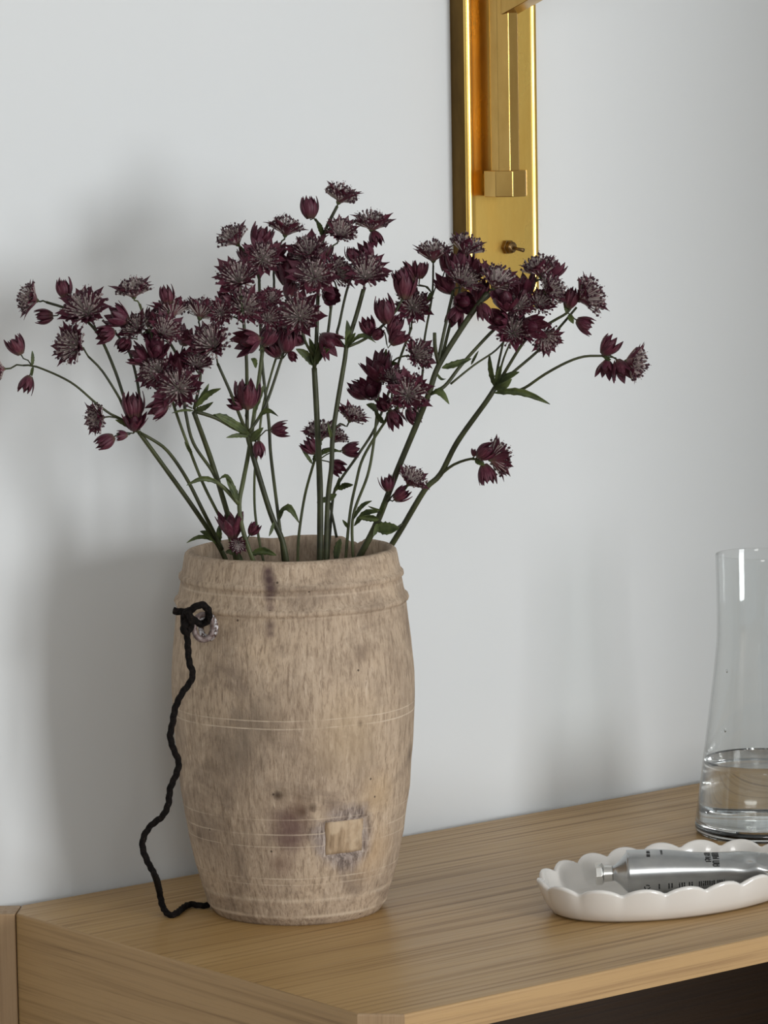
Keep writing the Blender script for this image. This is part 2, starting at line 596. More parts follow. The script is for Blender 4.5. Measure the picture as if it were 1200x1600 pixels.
    col = t.mix(line, col, (0.66, 0.54, 0.41))
    # dark specks and worm holes
    vor = t.n('ShaderNodeTexVoronoi')
    vor.inputs['Scale'].default_value = 46
    t.l(oc, vor.inputs['Vector'])
    col = t.mix(t.ramp(vor.outputs['Distance'], [(0.03, 0.85), (0.05, 0.0)]), col, (0.05, 0.032, 0.022))
    t.set(Base_Color=col, Roughness=0.82, Specular_IOR_Level=0.25)
    h = t.math('ADD', t.math('MULTIPLY', streak, 0.8), t.math('ADD', t.math('MULTIPLY', fine, 0.5), t.math('MULTIPLY', line, -0.5)))
    t.bump(h, 0.55, 0.0012)
    return t.mat


PROF = [(0.0, 0.0637), (0.0020, 0.0650), (0.0035, 0.0660), (0.0065, 0.0683), (0.0085, 0.0690), (0.0110, 0.0694), (0.0180, 0.0718), (0.0210, 0.0727), (0.0380, 0.0774), (0.0600, 0.0818), (0.0925, 0.0866), (0.1320, 0.0902),
        (0.1650, 0.0919), (0.1800, 0.0919), (0.2055, 0.0898), (0.2250, 0.0876), (0.2320, 0.0868), (0.2352, 0.0865), (0.2362, 0.0880), (0.2380, 0.0887), (0.2398, 0.0882), (0.2412, 0.0862), (0.2450, 0.0848), (0.2495, 0.0840),
        (0.2536, 0.0832), (0.2546, 0.0844), (0.2562, 0.0850), (0.2580, 0.0846), (0.2592, 0.0828), (0.2640, 0.0815), (0.2700, 0.0805), (0.2735, 0.0796)]


def prof_r(z):
    if z <= 0:
        return PROF[0][1]
    for (z0, r0), (z1, r1) in zip(PROF, PROF[1:]):
        if z <= z1:
            return r0 + (r1 - r0) * (z - z0) / (z1 - z0)
    return PROF[-1][1]


def surf(px, py):
    """point of the vase's outside seen at a photo position"""
    r = ray(px, py).normalized()
    t_ = (VASE - CAM).length - 0.3
    for _ in range(4000):
        p = CAM + r * t_
        h = p - VASE
        if 0 <= h.z <= 0.275 and math.hypot(h.x, h.y) <= prof_r(h.z):
            return p
        t_ += 0.0002
    return at(px, py, 0)


def pol(p):
    h = p - VASE
    return math.atan2(h.y, h.x), h.z


PLUG_A, PLUG_Z = pol(surf(541, 1308))
PLUG_HA, PLUG_HZ = 0.0162 / 0.082, 0.0130
M['vase'] = mat_vase()
vase = tag(empty('wooden_vase', VASE), 'tall weathered wooden barrel vase with a square plug and iron ring', 'vase')
SEG = 288
zs = []
for (z0, r0), (z1, r1) in zip(PROF, PROF[1:]):
    k = max(1, int((z1 - z0) / 0.0022))
    zs += [z0 + (z1 - z0) * i / k for i in range(k)]
zs.append(PROF[-1][0])
chip_a = pol(at(575, 850, -7))[0]
chip_b = pol(at(425, 842, -7.5))[0]


def vase_pt(a, z, r, inner=False):
    c, s = math.cos(a), math.sin(a)
    q = Vector((c * 2.2, s * 2.2, z * 14))
    k = 1 + 0.004 * noise.noise(q) + 0.003 * noise.noise(q * 3.1)
    rr = r * k
    if not inner:
        da = (a - PLUG_A + math.pi) % (2 * math.pi) - math.pi
        if abs(da) < PLUG_HA * 1.12 and abs(z - PLUG_Z) < PLUG_HZ * 1.12:
            rr -= 0.0024
        rr += 0.0004 * noise.noise(Vector((c * 30, s * 30, z * 60)))
    return rr * c, rr * s


def rim_dz(a):
    d1 = (a - chip_a + math.pi) % (2 * math.pi) - math.pi
    d2 = (a - chip_b + math.pi) % (2 * math.pi) - math.pi
    return -0.0055 * max(0, 1 - (d1 / 0.16) ** 2) * (0.8 + 0.4 * noise.noise(Vector((a * 20, 0, 0)))) - 0.0015 * max(0, 1 - (d2 / 0.2) ** 2) + 0.0006 * noise.noise(Vector((math.cos(a) * 3, math.sin(a) * 3, 5)))


rows = [(z, prof_r(z), False) for z in zs]
rows += [(0.2755, 0.0775, True), (0.2760, 0.0755, True), (0.2745, 0.0738, True), (0.268, 0.0735, True), (0.24, 0.077, True), (0.17, 0.082, True), (0.09, 0.076, True), (0.03, 0.064, True), (0.022, 0.055, True)]
vv, ff = [], []
for z, r, inn in rows:
    for k in range(SEG):
        a = 2 * math.pi * k / SEG
        x, y = vase_pt(a, z, r, inn)
        g = max(0.0, (z - 0.255) / 0.02)
        vv.append((x, y, z + rim_dz(a) * min(1, g)))
for i in range(len(rows) - 1):
    for k in range(SEG):
        k2 = (k + 1) % SEG
        ff.append((i * SEG + k, i * SEG + k2, (i + 1) * SEG + k2, (i + 1) * SEG + k))
ff.append(tuple(range(SEG - 1, -1, -1)))
ff.append(tuple((len(rows) - 1) * SEG + k for k in range(SEG)))
link('body', mesh('body', vv, ff, M['vase']), vase)

# the square plug let into the body
tp = NT('pale_plug_wood')
ga = tp.noise(tp.mapping((1, 1, 0.12)), 240, 4, 0.6)
gb = tp.noise(tp.mapping((1, 1, 0.7), loc=(1, 2, 3)), 70, 3)
tp.set(Base_Color=tp.mix(tp.ramp(gb, [(0.5, 0.0), (0.62, 0.6)]), tp.ramp(ga, [(0.3, (0.24, 0.16, 0.092)), (0.6, (0.44, 0.315, 0.20))]), (0.58, 0.45, 0.31)), Roughness=0.8)
tp.bump(ga, 0.5, 0.0008)
NP = 10
vv, ff = [], []
for lay, dr in ((0, -0.0016), (1, -0.0058)):
    for j in range(NP + 1):
        for i in range(NP + 1):
            a = PLUG_A + PLUG_HA * (2 * i / NP - 1) * (0.97 + 0.02 * math.sin(j)) + 0.008 * (1 - 2 * j / NP)
            z = PLUG_Z + PLUG_HZ * (2 * j / NP - 1) * (0.98 + 0.015 * math.sin(i * 1.3))
            edge = 0.0006 if lay == 0 and (i in (0, NP) or j in (0, NP)) else 0
            x, y = vase_pt(a, z, prof_r(z), True)
            h = math.hypot(x, y)
            k = (h + dr - edge) / h
            vv.append((x * k, y * k, z))
W_ = NP + 1
for lay in (0, 1):
    o_ = lay * W_ * W_
    for j in range(NP):
        for i in range(NP):
            q = (o_ + j * W_ + i, o_ + j * W_ + i + 1, o_ + (j + 1) * W_ + i + 1, o_ + (j + 1) * W_ + i)
            ff.append(q if lay == 0 else q[::-1])
B2 = W_ * W_
for i in range(NP):
    ff.append((i + 1, i, B2 + i, B2 + i + 1))
    ff.append((NP * W_ + i, NP * W_ + i + 1, B2 + NP * W_ + i + 1, B2 + NP * W_ + i))
    ff.append((i * W_, (i + 1) * W_, B2 + (i + 1) * W_, B2 + i * W_))
    ff.append(((i + 1) * W_ + NP, i * W_ + NP, B2 + i * W_ + NP, B2 + (i + 1) * W_ + NP))
tag(link('plug', mesh('plug', vv, ff, tp.mat), vase), 'pale square wooden plug')

# iron ring with flaking white paint
tr = NT('flaking_white_paint')
ra = tr.noise(tr.oc(), 420, 4, 0.6)
tr.set(Base_Color=tr.ramp(ra, [(0.44, (0.07, 0.035, 0.028)), (0.50, (0.30, 0.26, 0.25)), (0.60, (0.62, 0.61, 0.63))]), Roughness=0.6)
tr.bump(ra, 0.6, 0.0008)
rust = NT('brown_iron')
rb = rust.noise(rust.oc(), 300, 3)
rust.set(Base_Color=rust.ramp(rb, [(0.35, (0.09, 0.05, 0.042)), (0.62, (0.25, 0.20, 0.19))]), Roughness=0.6, Metallic=0.15)
rust.bump(rb, 0.5, 0.0006)
sr = surf(326, 980)
rn = (sr - VASE)
rn.z = 0
rn.normalize()
tang = Vector((-rn.y, rn.x, 0))
if tang.dot(RT) < 0:
    tang = -tang


def ring(cx, cy, w, rx, ry, nrm, minor, mat, name, flat=1.0):
    c = at(cx, cy, w)
    nrm = nrm.normalized()
    ex = Vector((0, 0, 1)).cross(nrm).normalized()
    ez = nrm.cross(ex)
    vv_, ff_ = [], []
    A, Bm = 40, 12
    for i in range(A):
        a = 2 * math.pi * i / A
        p = c + ex * rx * math.cos(a) + ez * ry * math.sin(a)
        o_ = (ex * math.cos(a) + ez * math.sin(a)).normalized()
        for j in range(Bm):
            q = 2 * math.pi * j / Bm
            wob = 1 + 0.12 * noise.noise(p * 300)
            vv_.append(p + (o_ * math.cos(q) + nrm * math.sin(q) * flat) * minor * wob - VASE)
    for i in range(A):
        for j in range(Bm):
            ff_.append((i * Bm + j, ((i + 1) % A) * Bm + j, ((i + 1) % A) * Bm + (j + 1) % Bm, i * Bm + (j + 1) % Bm))
    return link(name, mesh(name, vv_, ff_, mat), vase)


w_s = -(sr - VASE).dot(NH) * 100
tag(ring(325, 979, w_s + 0.05, 0.0078, 0.0088, rn, 0.0024, tr.mat, 'staple_ring', 0.8), 'white flaking iron staple')
tag(ring(318, 980, w_s + 0.75, 0.0072, 0.0094, (rn * 0.55 + tang * 0.85), 0.0022, rust.mat, 'iron_ring', 0.9), 'brownish iron ring')
b = MB()
b.tube([sr + rn * 0.004 + Vector((0, 0, 0.004)), sr - rn * 0.006 + Vector((0, 0, 0.004))], 0.002, 10)
b.build('ring_pin', rust.mat, vase, VASE)

# =================================================================== CORD
tc = NT('black_twisted_cord')
ca = tc.noise(tc.oc(), 500, 4, 0.7)
cb = tc.noise(tc.oc(), 110, 2)
tc.set(Base_Color=tc.ramp(ca, [(0.48, (0.0045, 0.0035, 0.0032)), (0.66, (0.016, 0.011, 0.009)), (0.80, (0.14, 0.10, 0.08))]), Roughness=0.85, Specular_IOR_Level=0.12)
tc.bump(ca, 0.8, 0.001)
w_tab = -(on_z(266, 1429, T + 0.0025) - VASE).dot(NH) * 100


def w_table(x, y):
    return -(on_z(x, y, T + 0.0026) - VASE).dot(NH) * 100


wk = w_s + 0.9
raw = [(291, 982, wk + .5), (293, 1000, wk + .5), (294, 1018, wk + .45), (296, 1036, wk + .45), (301, 1052, wk + .6), (297, 1066, wk + .7), (284, 1084, wk + .9), (274, 1106, wk + 1), (270, 1128, wk + 1.1),
       (266, 1150, wk + 1.2), (271, 1170, wk + 1.2), (279, 1190, wk + 1.1), (276, 1208, wk + 1.1), (266, 1232, wk + 1.2), (263, 1256, wk + 1.3), (254, 1275, wk + 1.2), (236, 1290, wk + 1.0),
       (225, 1307, wk + 1.0), (223, 1325, wk + 1.0), (231, 1347, wk + 1.1), (243, 1370, wk + 1.3), (249, 1392, w_table(249, 1422) + 0.4), (254, 1416, w_table(254, 1424)), (264, 1429, w_table(264, 1429)), (275, 1427, w_table(275, 1427)),
       (288, 1417, w_table(288, 1417)), (298, 1413, w_table(298, 1413)), (313, 1415, w_table(313, 1415)), (327, 1414, w_table(327, 1414))]
cp = [at(*q) for q in raw]
for i in range(len(cp) - 7):          # keep the hanging part clear of the vase's flank
    h = cp[i] - VASE
    rr = math.hypot(h.x, h.y)
    mn = prof_r(max(0, h.z)) + 0.0034
    if rr < mn:
        cp[i] -= NH * (mn - rr + 0.001)
cord = tag(empty('cord', VASE), 'black twisted cord hanging from the vase ring down onto the tabletop', 'cord')
cpts = spline(cp, 0.0008)
cb_ = MB()
cb_.tube(cpts, [0.00235 * (1 + 0.07 * noise.noise(p * 220)) for p in cpts], 15, twist=900, lobes=3, lobe_amp=0.13)
cb_.build('hanging_length', tc.mat, cord, VASE)
kb = MB()
kp = spline([at(*q) for q in [(271, 954, wk + .4), (282, 956, wk + .5), (294, 955, wk + .8), (306, 948, wk + 1.0), (316, 945, wk + .9), (325, 953, wk + .6), (326, 966, wk + .2), (319, 974, wk - .1), (309, 973, wk + 0.0), (299, 966, wk + .5), (291, 972, wk + .9), (287, 983, wk + 1.0), (292, 988, wk + .9), (298, 978, wk + .8), (297, 963, wk + 1.2), (291, 956, wk + .9), (287, 968, wk + .4), (291, 984, wk + .5)]], 0.0008)
kb.tube(kp, 0.0026, 15, twist=900, lobes=3, lobe_amp=0.12)
kb.build('knot', tc.mat, cord, VASE)
fb = MB()
for i in range(0, len(cpts) - 2, 2):       # loose fibres
    p = cpts[i]
    d = Vector((rnd.uniform(-1, 1), rnd.uniform(-1, 1), rnd.uniform(-1, 1))).normalized()
    fb.tube([p + d * 0.0018, p + d * 0.0033 + Vector((rnd.uniform(-1, 1), rnd.uniform(-1, 1), rnd.uniform(-1, 1))) * 0.0006], [0.00012, 0.00004], 3, cap=False)
tag(fb.build('fibres', tc.mat, cord, VASE), kind='stuff')

# =================================================================== TRAY
tray_m = plain('glazed_ceramic', (0.74, 0.705, 0.66), 0.16, 0.0, Coat_Weight=0.6, Coat_Roughness=0.06)
TC = Vector((0.2275, -0.3260, T))
TA, TB = 0.1170, 0.0738
tray = tag(empty('scalloped_tray', TC), 'white ceramic oval tray with a scalloped rim holding the metal tube', 'tray')
NS, SEGT = 18, 18 * 14
arc = [0.0]
K = 4000
for i in range(K):
    a0, a1 = 2 * math.pi * i / K, 2 * math.pi * (i + 1) / K
    arc.append(arc[-1] + math.hypot(TA * (math.cos(a1) - math.cos(a0)), TB * (math.sin(a1) - math.sin(a0))))


def ang_at(s):
    s *= arc[-1]
    lo, hi = 0, K
    while hi - lo > 1:
        md = (lo + hi) // 2
        if arc[md] <= s:
            lo = md
        else:
            hi = md
    return 2 * math.pi * (lo + (s - arc[lo]) / max(1e-12, arc[hi] - arc[lo])) / K


# cross-section: (shrink of the outline in metres, z, scallop depth factor)
sec = [(0.026, 0.0010, 0), (0.022, 0.0, 0), (0.0135, 0.0006, 0.0), (0.0095, 0.003, 0.05), (0.0055, 0.009, 0.2), (0.0028, 0.0155, 0.45), (0.0010, 0.021, 0.8), (0.0, 0.0245, 1.0), (-0.0003, 0.0258, 1.05), (0.0005, 0.0270, 1.1), (0.0020, 0.0274, 1.1), (0.0034, 0.0267, 1.05),
       (0.0042, 0.0250, 1.0), (0.0052, 0.0205, 0.95), (0.0068, 0.0150, 0.85), (0.0095, 0.0100, 0.7), (0.0130, 0.0072, 0.5), (0.0175, 0.0060, 0.2), (0.024, 0.0056, 0)]
vv, ff = [], []
for sh, z, sc in sec:
    for k in range(SEGT):
        s = k / SEGT
        a = ang_at(s)
        ph = (s * NS) % 1.0
        lobe = abs(math.sin(math.pi * (ph + 0.25)))            # 0 in the valley, 1 on the crest
        lob = lobe ** 0.75
        cx, cy = TA * math.cos(a), TB * math.sin(a)
        nx, ny = math.cos(a) / TA, math.sin(a) / TB
        nl = math.hypot(nx, ny)
        nx, ny = nx / nl, ny / nl
        off = -sh + sc * (lob - 0.75) * 0.0036
        zz = z
        if z > 0.009:
            zz = z + (lob - 0.85) * 0.0056 * min(1, (z - 0.009) / 0.015)
        vv.append((cx + nx * off, cy + ny * off, zz))
R_ = len(sec)
for i in range(R_ - 1):
    for k in range(SEGT):
        k2 = (k + 1) % SEGT
        ff.append((i * SEGT + k, i * SEGT + k2, (i + 1) * SEGT + k2, (i + 1) * SEGT + k))
ff.append(tuple(range(SEGT - 1, -1, -1)))
ff.append(tuple((R_ - 1) * SEGT + k for k in range(SEGT)))
link('dish', mesh('dish', [(x, y, z * 0.98) for x, y, z in vv], ff, tray_m), tray)
tray.rotation_euler = (0, 0, math.radians(-3.65))

# =================================================================== TUBE
alu = NT('brushed_aluminium')
al = alu.noise(alu.mapping((1, 1, 1)), 60, 3)
alu.set(Base_Color=alu.ramp(al, [(0.3, (0.44, 0.45, 0.455)), (0.7, (0.55, 0.555, 0.55))]), Metallic=1.0, Roughness=0.24)
ink = plain('black_ink', (0.012, 0.012, 0.012), 0.5)
cap_m = plain('cap_metal', (0.72, 0.71, 0.68), 0.26, 1.0)
TR = 0.0172
p_cap = on_z(930, 1366, T + 0.0058 + TR)
p_end = on_z(1192, 1352, T + 0.0285)
ax = (p_end - p_cap)
axn = ax.normalized()
side_v = Vector((0, 0, 1)).cross(axn).normalized()
up_v = axn.cross(side_v).normalized()
if up_v.z < 0:
    up_v, side_v = -up_v, -side_v
tube = tag(empty('metal_tube', Vector((p_cap.x, p_cap.y, T + 0.0058))), 'squeezed silver aluminium tube with small printed text lying in the white tray', 'tube')
TO = Vector((p_cap.x, p_cap.y, T + 0.0058))
S0, S1 = 0.0245, 0.154              # shoulder and crimp, metres along the axis from the cap's face


def tube_pt(s, a, lift=0.0):
    """s metres along the axis, angle a from the top; flattens towards the crimp"""
    k = min(1, max(0, (s - S0) / (S1 - S0)))
    e = k ** 3.0
    wy = TR * (1 + 0.52 * e)
    wz = TR * (1 - 0.94 * e) + 0.0006 * math.sin(k * 9 + 0.6) * (1 - k) * k
    c, sn = math.cos(a), math.sin(a)
    # squeezed dents along the upper side
    dent = 0.0036 * math.exp(-((k - 0.46) / 0.22) ** 2) * max(0, math.cos(a + 0.15)) ** 2
    dent += 0.0022 * math.exp(-((k - 0.75) / 0.045) ** 2) * math.exp(-((a - 1.15) / 0.35) ** 2) * -1
    dent += 0.0016 * math.exp(-((k - 0.68) / 0.05) ** 2) * math.exp(-((a - 1.0) / 0.5) ** 2)
    dent += 0.0013 * math.exp(-((k - 0.82) / 0.05) ** 2) * math.exp(-((a - 1.2) / 0.5) ** 2)
    rz = wz - dent + lift
    ry = wy - dent * 0.4 + lift
    base = p_cap + axn * s + up_v * (0.0 if k < 0 else -0.0)
    return base + up_v * rz * c - side_v * ry * sn


if (-side_v).dot(fw) > 0:
    side_v = -side_v
# angle grows from the top towards the camera
if (tube_pt(0.06, 1.2) - tube_pt(0.06, -1.2)).dot(fw) > 0:
    side_v = -side_v
b = MB()
NA, NSG = 64, 90
verts = []
sh = [(0.0130, 0.0058), (0.0150, 0.0060), (0.0180, 0.0086), (0.0215, 0.0124), (0.0235, 0.0146), (0.0243, 0.0154)]
for s, r in sh:
    for k in range(NA):
        a = 2 * math.pi * k / NA
        verts.append(p_cap + axn * s + up_v * r * math.cos(a) - side_v * r * math.sin(a))
for i in range(NSG + 1):
    s = S0 + (S1 - S0) * i / NSG
    for k in range(NA):
        verts.append(tube_pt(s, 2 * math.pi * k / NA))
rows_n = len(sh) + NSG + 1
faces = []
for i in range(rows_n - 1):
    for k in range(NA):
        k2 = (k + 1) % NA
        faces.append((i * NA + k, i * NA + k2, (i + 1) * NA + k2, (i + 1) * NA + k))
faces.append(tuple(range(NA - 1, -1, -1)))
faces.append(tuple((rows_n - 1) * NA + k for k in range(NA)))
b.add(verts, faces)
b.build('tube_body', alu.mat, tube, TO)
b = MB()
oc8 = 8
prof_c = [(0.0, 0.0072), (0.0006, 0.0084), (0.0050, 0.0084), (0.0058, 0.0076), (0.0066, 0.0064), (0.0130, 0.0060)]
verts = []
for s, r in prof_c:
    nn = 40
    for k in range(nn):
        a = 2 * math.pi * k / nn
        q = (a % (math.pi / 4)) - math.pi / 8
        rr = r * (0.955 / math.cos(q) if s < 0.0055 else 1.0)
        verts.append(p_cap + axn * s + up_v * rr * math.cos(a) - side_v * rr * math.sin(a))
nn = 40
faces = [(i * nn + k, i * nn + (k + 1) % nn, (i + 1) * nn + (k + 1) % nn, (i + 1) * nn + k) for i in range(len(prof_c) - 1) for k in range(nn)]
faces += [tuple(range(nn - 1, -1, -1)), tuple((len(prof_c) - 1) * nn + k for k in range(nn))]
b.add(verts, faces)
b.build('cap', cap_m, tube, TO, smooth=True, bevel=0.0003)
# printing: marks that follow the metal
pb = MB()


def mark(s0, a0, s1, a1, hw):
    """a thin printed stroke from (s0,a0) to (s1,a1) on the tube, half width hw"""
    N = 5
    ds, da = s1 - s0, (a1 - a0) * TR
    L = math.hypot(ds, da) or 1e-9
    ns, na = -da / L * hw, ds / L * hw / TR
    vv_, ff_ = [], []
    for i in range(N + 1):
        t_ = i / N
        s, a = s0 + ds * t_, a0 + (a1 - a0) * t_
        vv_ += [tube_pt(s + ns, a + na, 0.00012), tube_pt(s - ns, a - na, 0.00012)]
    for i in range(N):
        ff_.append((2 * i, 2 * i + 1, 2 * i + 3, 2 * i + 2))
    pb.add(vv_, ff_)


prnd = random.Random(3)


def text_row(s, a0, a1, size, weight, gaps=0.2):
    """a row of small letter-like strokes running round the tube at distance s"""
    a = a0
    st = size * 0.62 / TR
    while a < a1:
        if prnd.random() > gaps:
            k = prnd.choice('ilnohtec')
            mark(s, a, s + size, a, weight)
            if k in 'nohec':
                mark(s, a + st * 0.6, s + size * (0.65 if k in 'nh' else 1), a + st * 0.6, weight)
            if k in 'nhoet':
                mark(s + size * 0.62, a, s + size * 0.62, a + st * 0.6, weight)
            if k in 'oect':
                mark(s, a, s, a + st * 0.6, weight)
        a += st


text_row(0.0395, 0.22, 0.62, 0.0026, 0.00026, 0.0)
text_row(0.0500, 0.10, 0.55, 0.0016, 0.00018, 0.0)
text_row(0.0890, -0.10, 1.22, 0.0048, 0.00052, 0.0)
text_row(0.0835, -0.10, 1.05, 0.0042, 0.00050, 0.0)
for i, s in enumerate([0.0472, 0.0545, 0.0568, 0.0625, 0.0645, 0.0662, 0.0700, 0.0720, 0.0775, 0.0790, 0.0806, 0.0822, 0.0838, 0.0854, 0.0870, 0.0886, 0.0915, 0.0930, 0.0945, 0.0962]):
    text_row(s, 1.98, 2.30, 0.0009, 0.00017, 0.1)
# recycling sign: three bent arrows
for k in range(3):
    q = 2 * math.pi * k / 3
    c0 = (0.0385, 2.12)
    pts = [(c0[0] + 0.0021 * math.cos(q + e), c0[1] + 0.0021 / TR * math.sin(q + e)) for e in (0.1, 0.75, 1.5)]
    mark(*pts[0], *pts[1], 0.00042)
    mark(*pts[1], *pts[2], 0.00042)
tag(pb.build('printing', ink, tube, TO, smooth=False), kind='stuff')

# =================================================================== CARAFE
glass = NT('thin_clear_glass')
_tr = glass.n('ShaderNodeBsdfTransparent')
_tr.inputs[0].default_value = (0.988, 0.994, 0.992, 1)
_gl = glass.n('ShaderNodeBsdfGlossy')
_gl.inputs['Roughness'].default_value = 0.02
_lw = glass.n('ShaderNodeLayerWeight')
_lw.inputs['Blend'].default_value = 0.5
_fr = glass.math('ADD', 0.035, glass.math('MULTIPLY', glass.math('POWER', _lw.outputs['Facing'], 3.0), 0.8))
_mx = glass.n('ShaderNodeMixShader')
glass.l(_fr, _mx.inputs[0])
glass.l(_tr.outputs[0], _mx.inputs[1])
glass.l(_gl.outputs[0], _mx.inputs[2])
glass.l(_mx.outputs[0], glass.t.nodes['Material Output'].inputs['Surface'])
solid_glass = NT('solid_clear_glass')
solid_glass.set(Base_Color=(0.985, 0.995, 0.99), Roughness=0.0, IOR=1.47, Transmission_Weight=1.0)
water_m = NT('clear_water')
water_m.set(Base_Color=(0.985, 0.995, 0.995), Roughness=0.0, IOR=1.333, Transmission_Weight=1.0)
CC = on_z(1189, 1299, T)
n_c = (CC - CAM).dot(NH)


def cz(y, x=1189):
    r = ray(x, y)
    return (CAM + r * (n_c / r.dot(NH))).z - T


KC = n_c / (F_PX * math.cos(0.2))
KC = (CC - CAM).dot(fw) / F_PX
outer = [(0.0, 96), (0.0012, 101), (0.004, 103), (0.010, 102.5), (cz(1262), 99.5), (cz(1187), 90), (cz(1120), 81), (cz(1060), 73.5), (cz(1025), 69.5), (cz(1000), 67.2), (cz(975), 66.5), (cz(920), 67), (cz(866), 68.3)]
ov = spline([Vector((r * KC, z, 0)) for z, r in outer], 0.004)
outp = [(p.x, p.y) for p in ov]
GT = 0.0011
inner_p = [(max(0.001, r - GT), z) for r, z in outp if z > 0.0125]
fl = 0.0058
inner_p = [(0.001, fl - 0.001), (0.030, fl - 0.0006), (0.042, fl + 0.0004), (inner_p[0][0] - 0.0012, fl + 0.0016)] + inner_p
b = MB()
ztop = outp[-1][1]
rtop = outp[-1][0]
lip = [(rtop - 0.0002, ztop + 0.0005), (rtop - GT * 0.5, ztop + 0.0007), (rtop - GT + 0.0002, ztop + 0.0005)]
zb = fl + 0.002
wall_o = [(r, z) for r, z in outp if z > zb]
wall_i = [(r - GT, z) for r, z in outp if z > zb]
prof = wall_o + lip + wall_i[::-1]
b.lathe(prof, 96, close=True)
carafe = tag(empty('glass_carafe', CC), 'clear glass carafe with a narrower neck, partly filled with water', 'carafe')
link('glass_wall', mesh('glass_wall', b.v, b.f, glass.mat), carafe)
b = MB()
rb_ = [r for r, z in outp if z <= zb]
b.lathe([(0.001, 0.0012), (0.030, 0.0012), (0.043, 0.0004)] + [(r, z) for r, z in outp if z <= zb] + [(wall_o[0][0] - 0.0002, wall_o[0][1] - 0.0002), (wall_o[0][0] - GT, wall_o[0][1] - 0.0003), (wall_o[0][0] - GT - 0.003, fl + 0.0012), (0.040, fl), (0.001, fl - 0.0006)], 96)
link('glass_base', mesh('glass_base', b.v, b.f, solid_glass.mat), carafe)
zw = cz(1186)
wp = [(0.001, fl - 0.0022), (0.040, fl - 0.0018)] + [(r - GT - 0.00025, z) for r, z in outp if fl + 0.0035 < z < zw - 0.001]
ri = [r - GT for r, z in outp if z < zw][-1]
wp += [(ri - 0.0003, zw + 0.0008), (ri - 0.0012, zw + 0.0002), (ri - 0.003, zw), (0.001, zw)]
b = MB()
b.lathe(wp, 96)
wat = link('water', mesh('water', b.v, b.f, water_m.mat))
wat.location = CC
tag(wat, 'clear water filling the lower part of the carafe', 'water')
drops = MB()
for px, py in ((1131, 1041), (1127, 1131)):
    rr = None
    zz = cz(py)
    for (r0, z0), (r1, z1) in zip(outp, outp[1:]):
        if z0 <= zz <= z1:
            rr = r0 + (r1 - r0) * (zz - z0) / (z1 - z0)
    lat = (px - 1189) * KC
    dep = math.sqrt(max(0, rr * rr - lat * lat))
    c = rt0 * lat - NH * dep + Vector((0, 0, zz))
    nr = Vector((c.x, c.y, 0)).normalized()
    c = c - nr * 0.0017
    tq = Vector((0, 0, 1)).cross(nr)
    prof_d = [(0.0011, 0.0), (0.0009, 0.0004), (0.0005, 0.0007)]
    nb = 12
    vv = [c - nr * h + (tq * math.cos(2 * math.pi * k / nb) + Vector((0, 0, 1.5)) * math.sin(2 * math.pi * k / nb)) * r for r, h in prof_d for k in range(nb)]
    ff = [(i * nb + k, i * nb + (k + 1) % nb, (i + 1) * nb + (k + 1) % nb, (i + 1) * nb + k) for i in range(2) for k in range(nb)] + [tuple(range(nb - 1, -1, -1)), tuple(2 * nb + k for k in range(nb))]
    db = MB()
    db.add(vv, ff)
    db.build('water_drop', water_m.mat, carafe)

# =================================================================== FLOWERS
def mat_bract():
    t = NT('burgundy_bract')
    sep = t.n('ShaderNodeSeparateXYZ')
    t.l(t.oc(), sep.inputs[0])
    x = sep.outputs[0]
    info = t.n('ShaderNodeObjectInfo')
    vein = t.noise(t.mapping((1, 14, 1)), 3.0, 3)
    base = t.ramp(x, [(0.05, (0.20, 0.14, 0.10)), (0.30, (0.155, 0.048, 0.066)), (0.62, (0.088, 0.011, 0.026)), (1.0, (0.038, 0.0045, 0.011))])
    v = t.mix(t.math('MULTIPLY', t.ramp(vein, [(0.46, 0.0), (0.64, 1.0)]), 0.55), base, (0.21, 0.085, 0.105))
    c = t.mix(t.math('MULTIPLY', info.outputs['Random'], 0.5), v, (0.045, 0.006, 0.018))
    t.set(Base_Color=c, Roughness=0.55, Specular_IOR_Level=0.3)
    return t.mat


M['bract'] = mat_bract()
M['pin'] = plain('floret_stalk', (0.46, 0.385, 0.36), 0.6)
M['tip'] = plain('floret_tip', (0.045, 0.012, 0.021), 0.6)
M['tip2'] = plain('floret_tip_pale', (0.24, 0.175, 0.175), 0.6)


def mat_green(name, a, bcol, sc=60):
    t = NT(name)
    f = t.noise(t.oc(), sc, 3)
    t.set(Base_Color=t.ramp(f, [(0.35, a), (0.65, bcol)]), Roughness=0.5, Specular_IOR_Level=0.35)
    return t.mat


M['stalk'] = mat_green('dark_stalk', (0.022, 0.024, 0.010), (0.050, 0.056, 0.020))
M['stalk_pale'] = mat_green('green_stalk', (0.048, 0.056, 0.022), (0.088, 0.100, 0.038))
M['leaf'] = mat_green('green_leaf', (0.024, 0.034, 0.010), (0.082, 0.104, 0.030), 110)


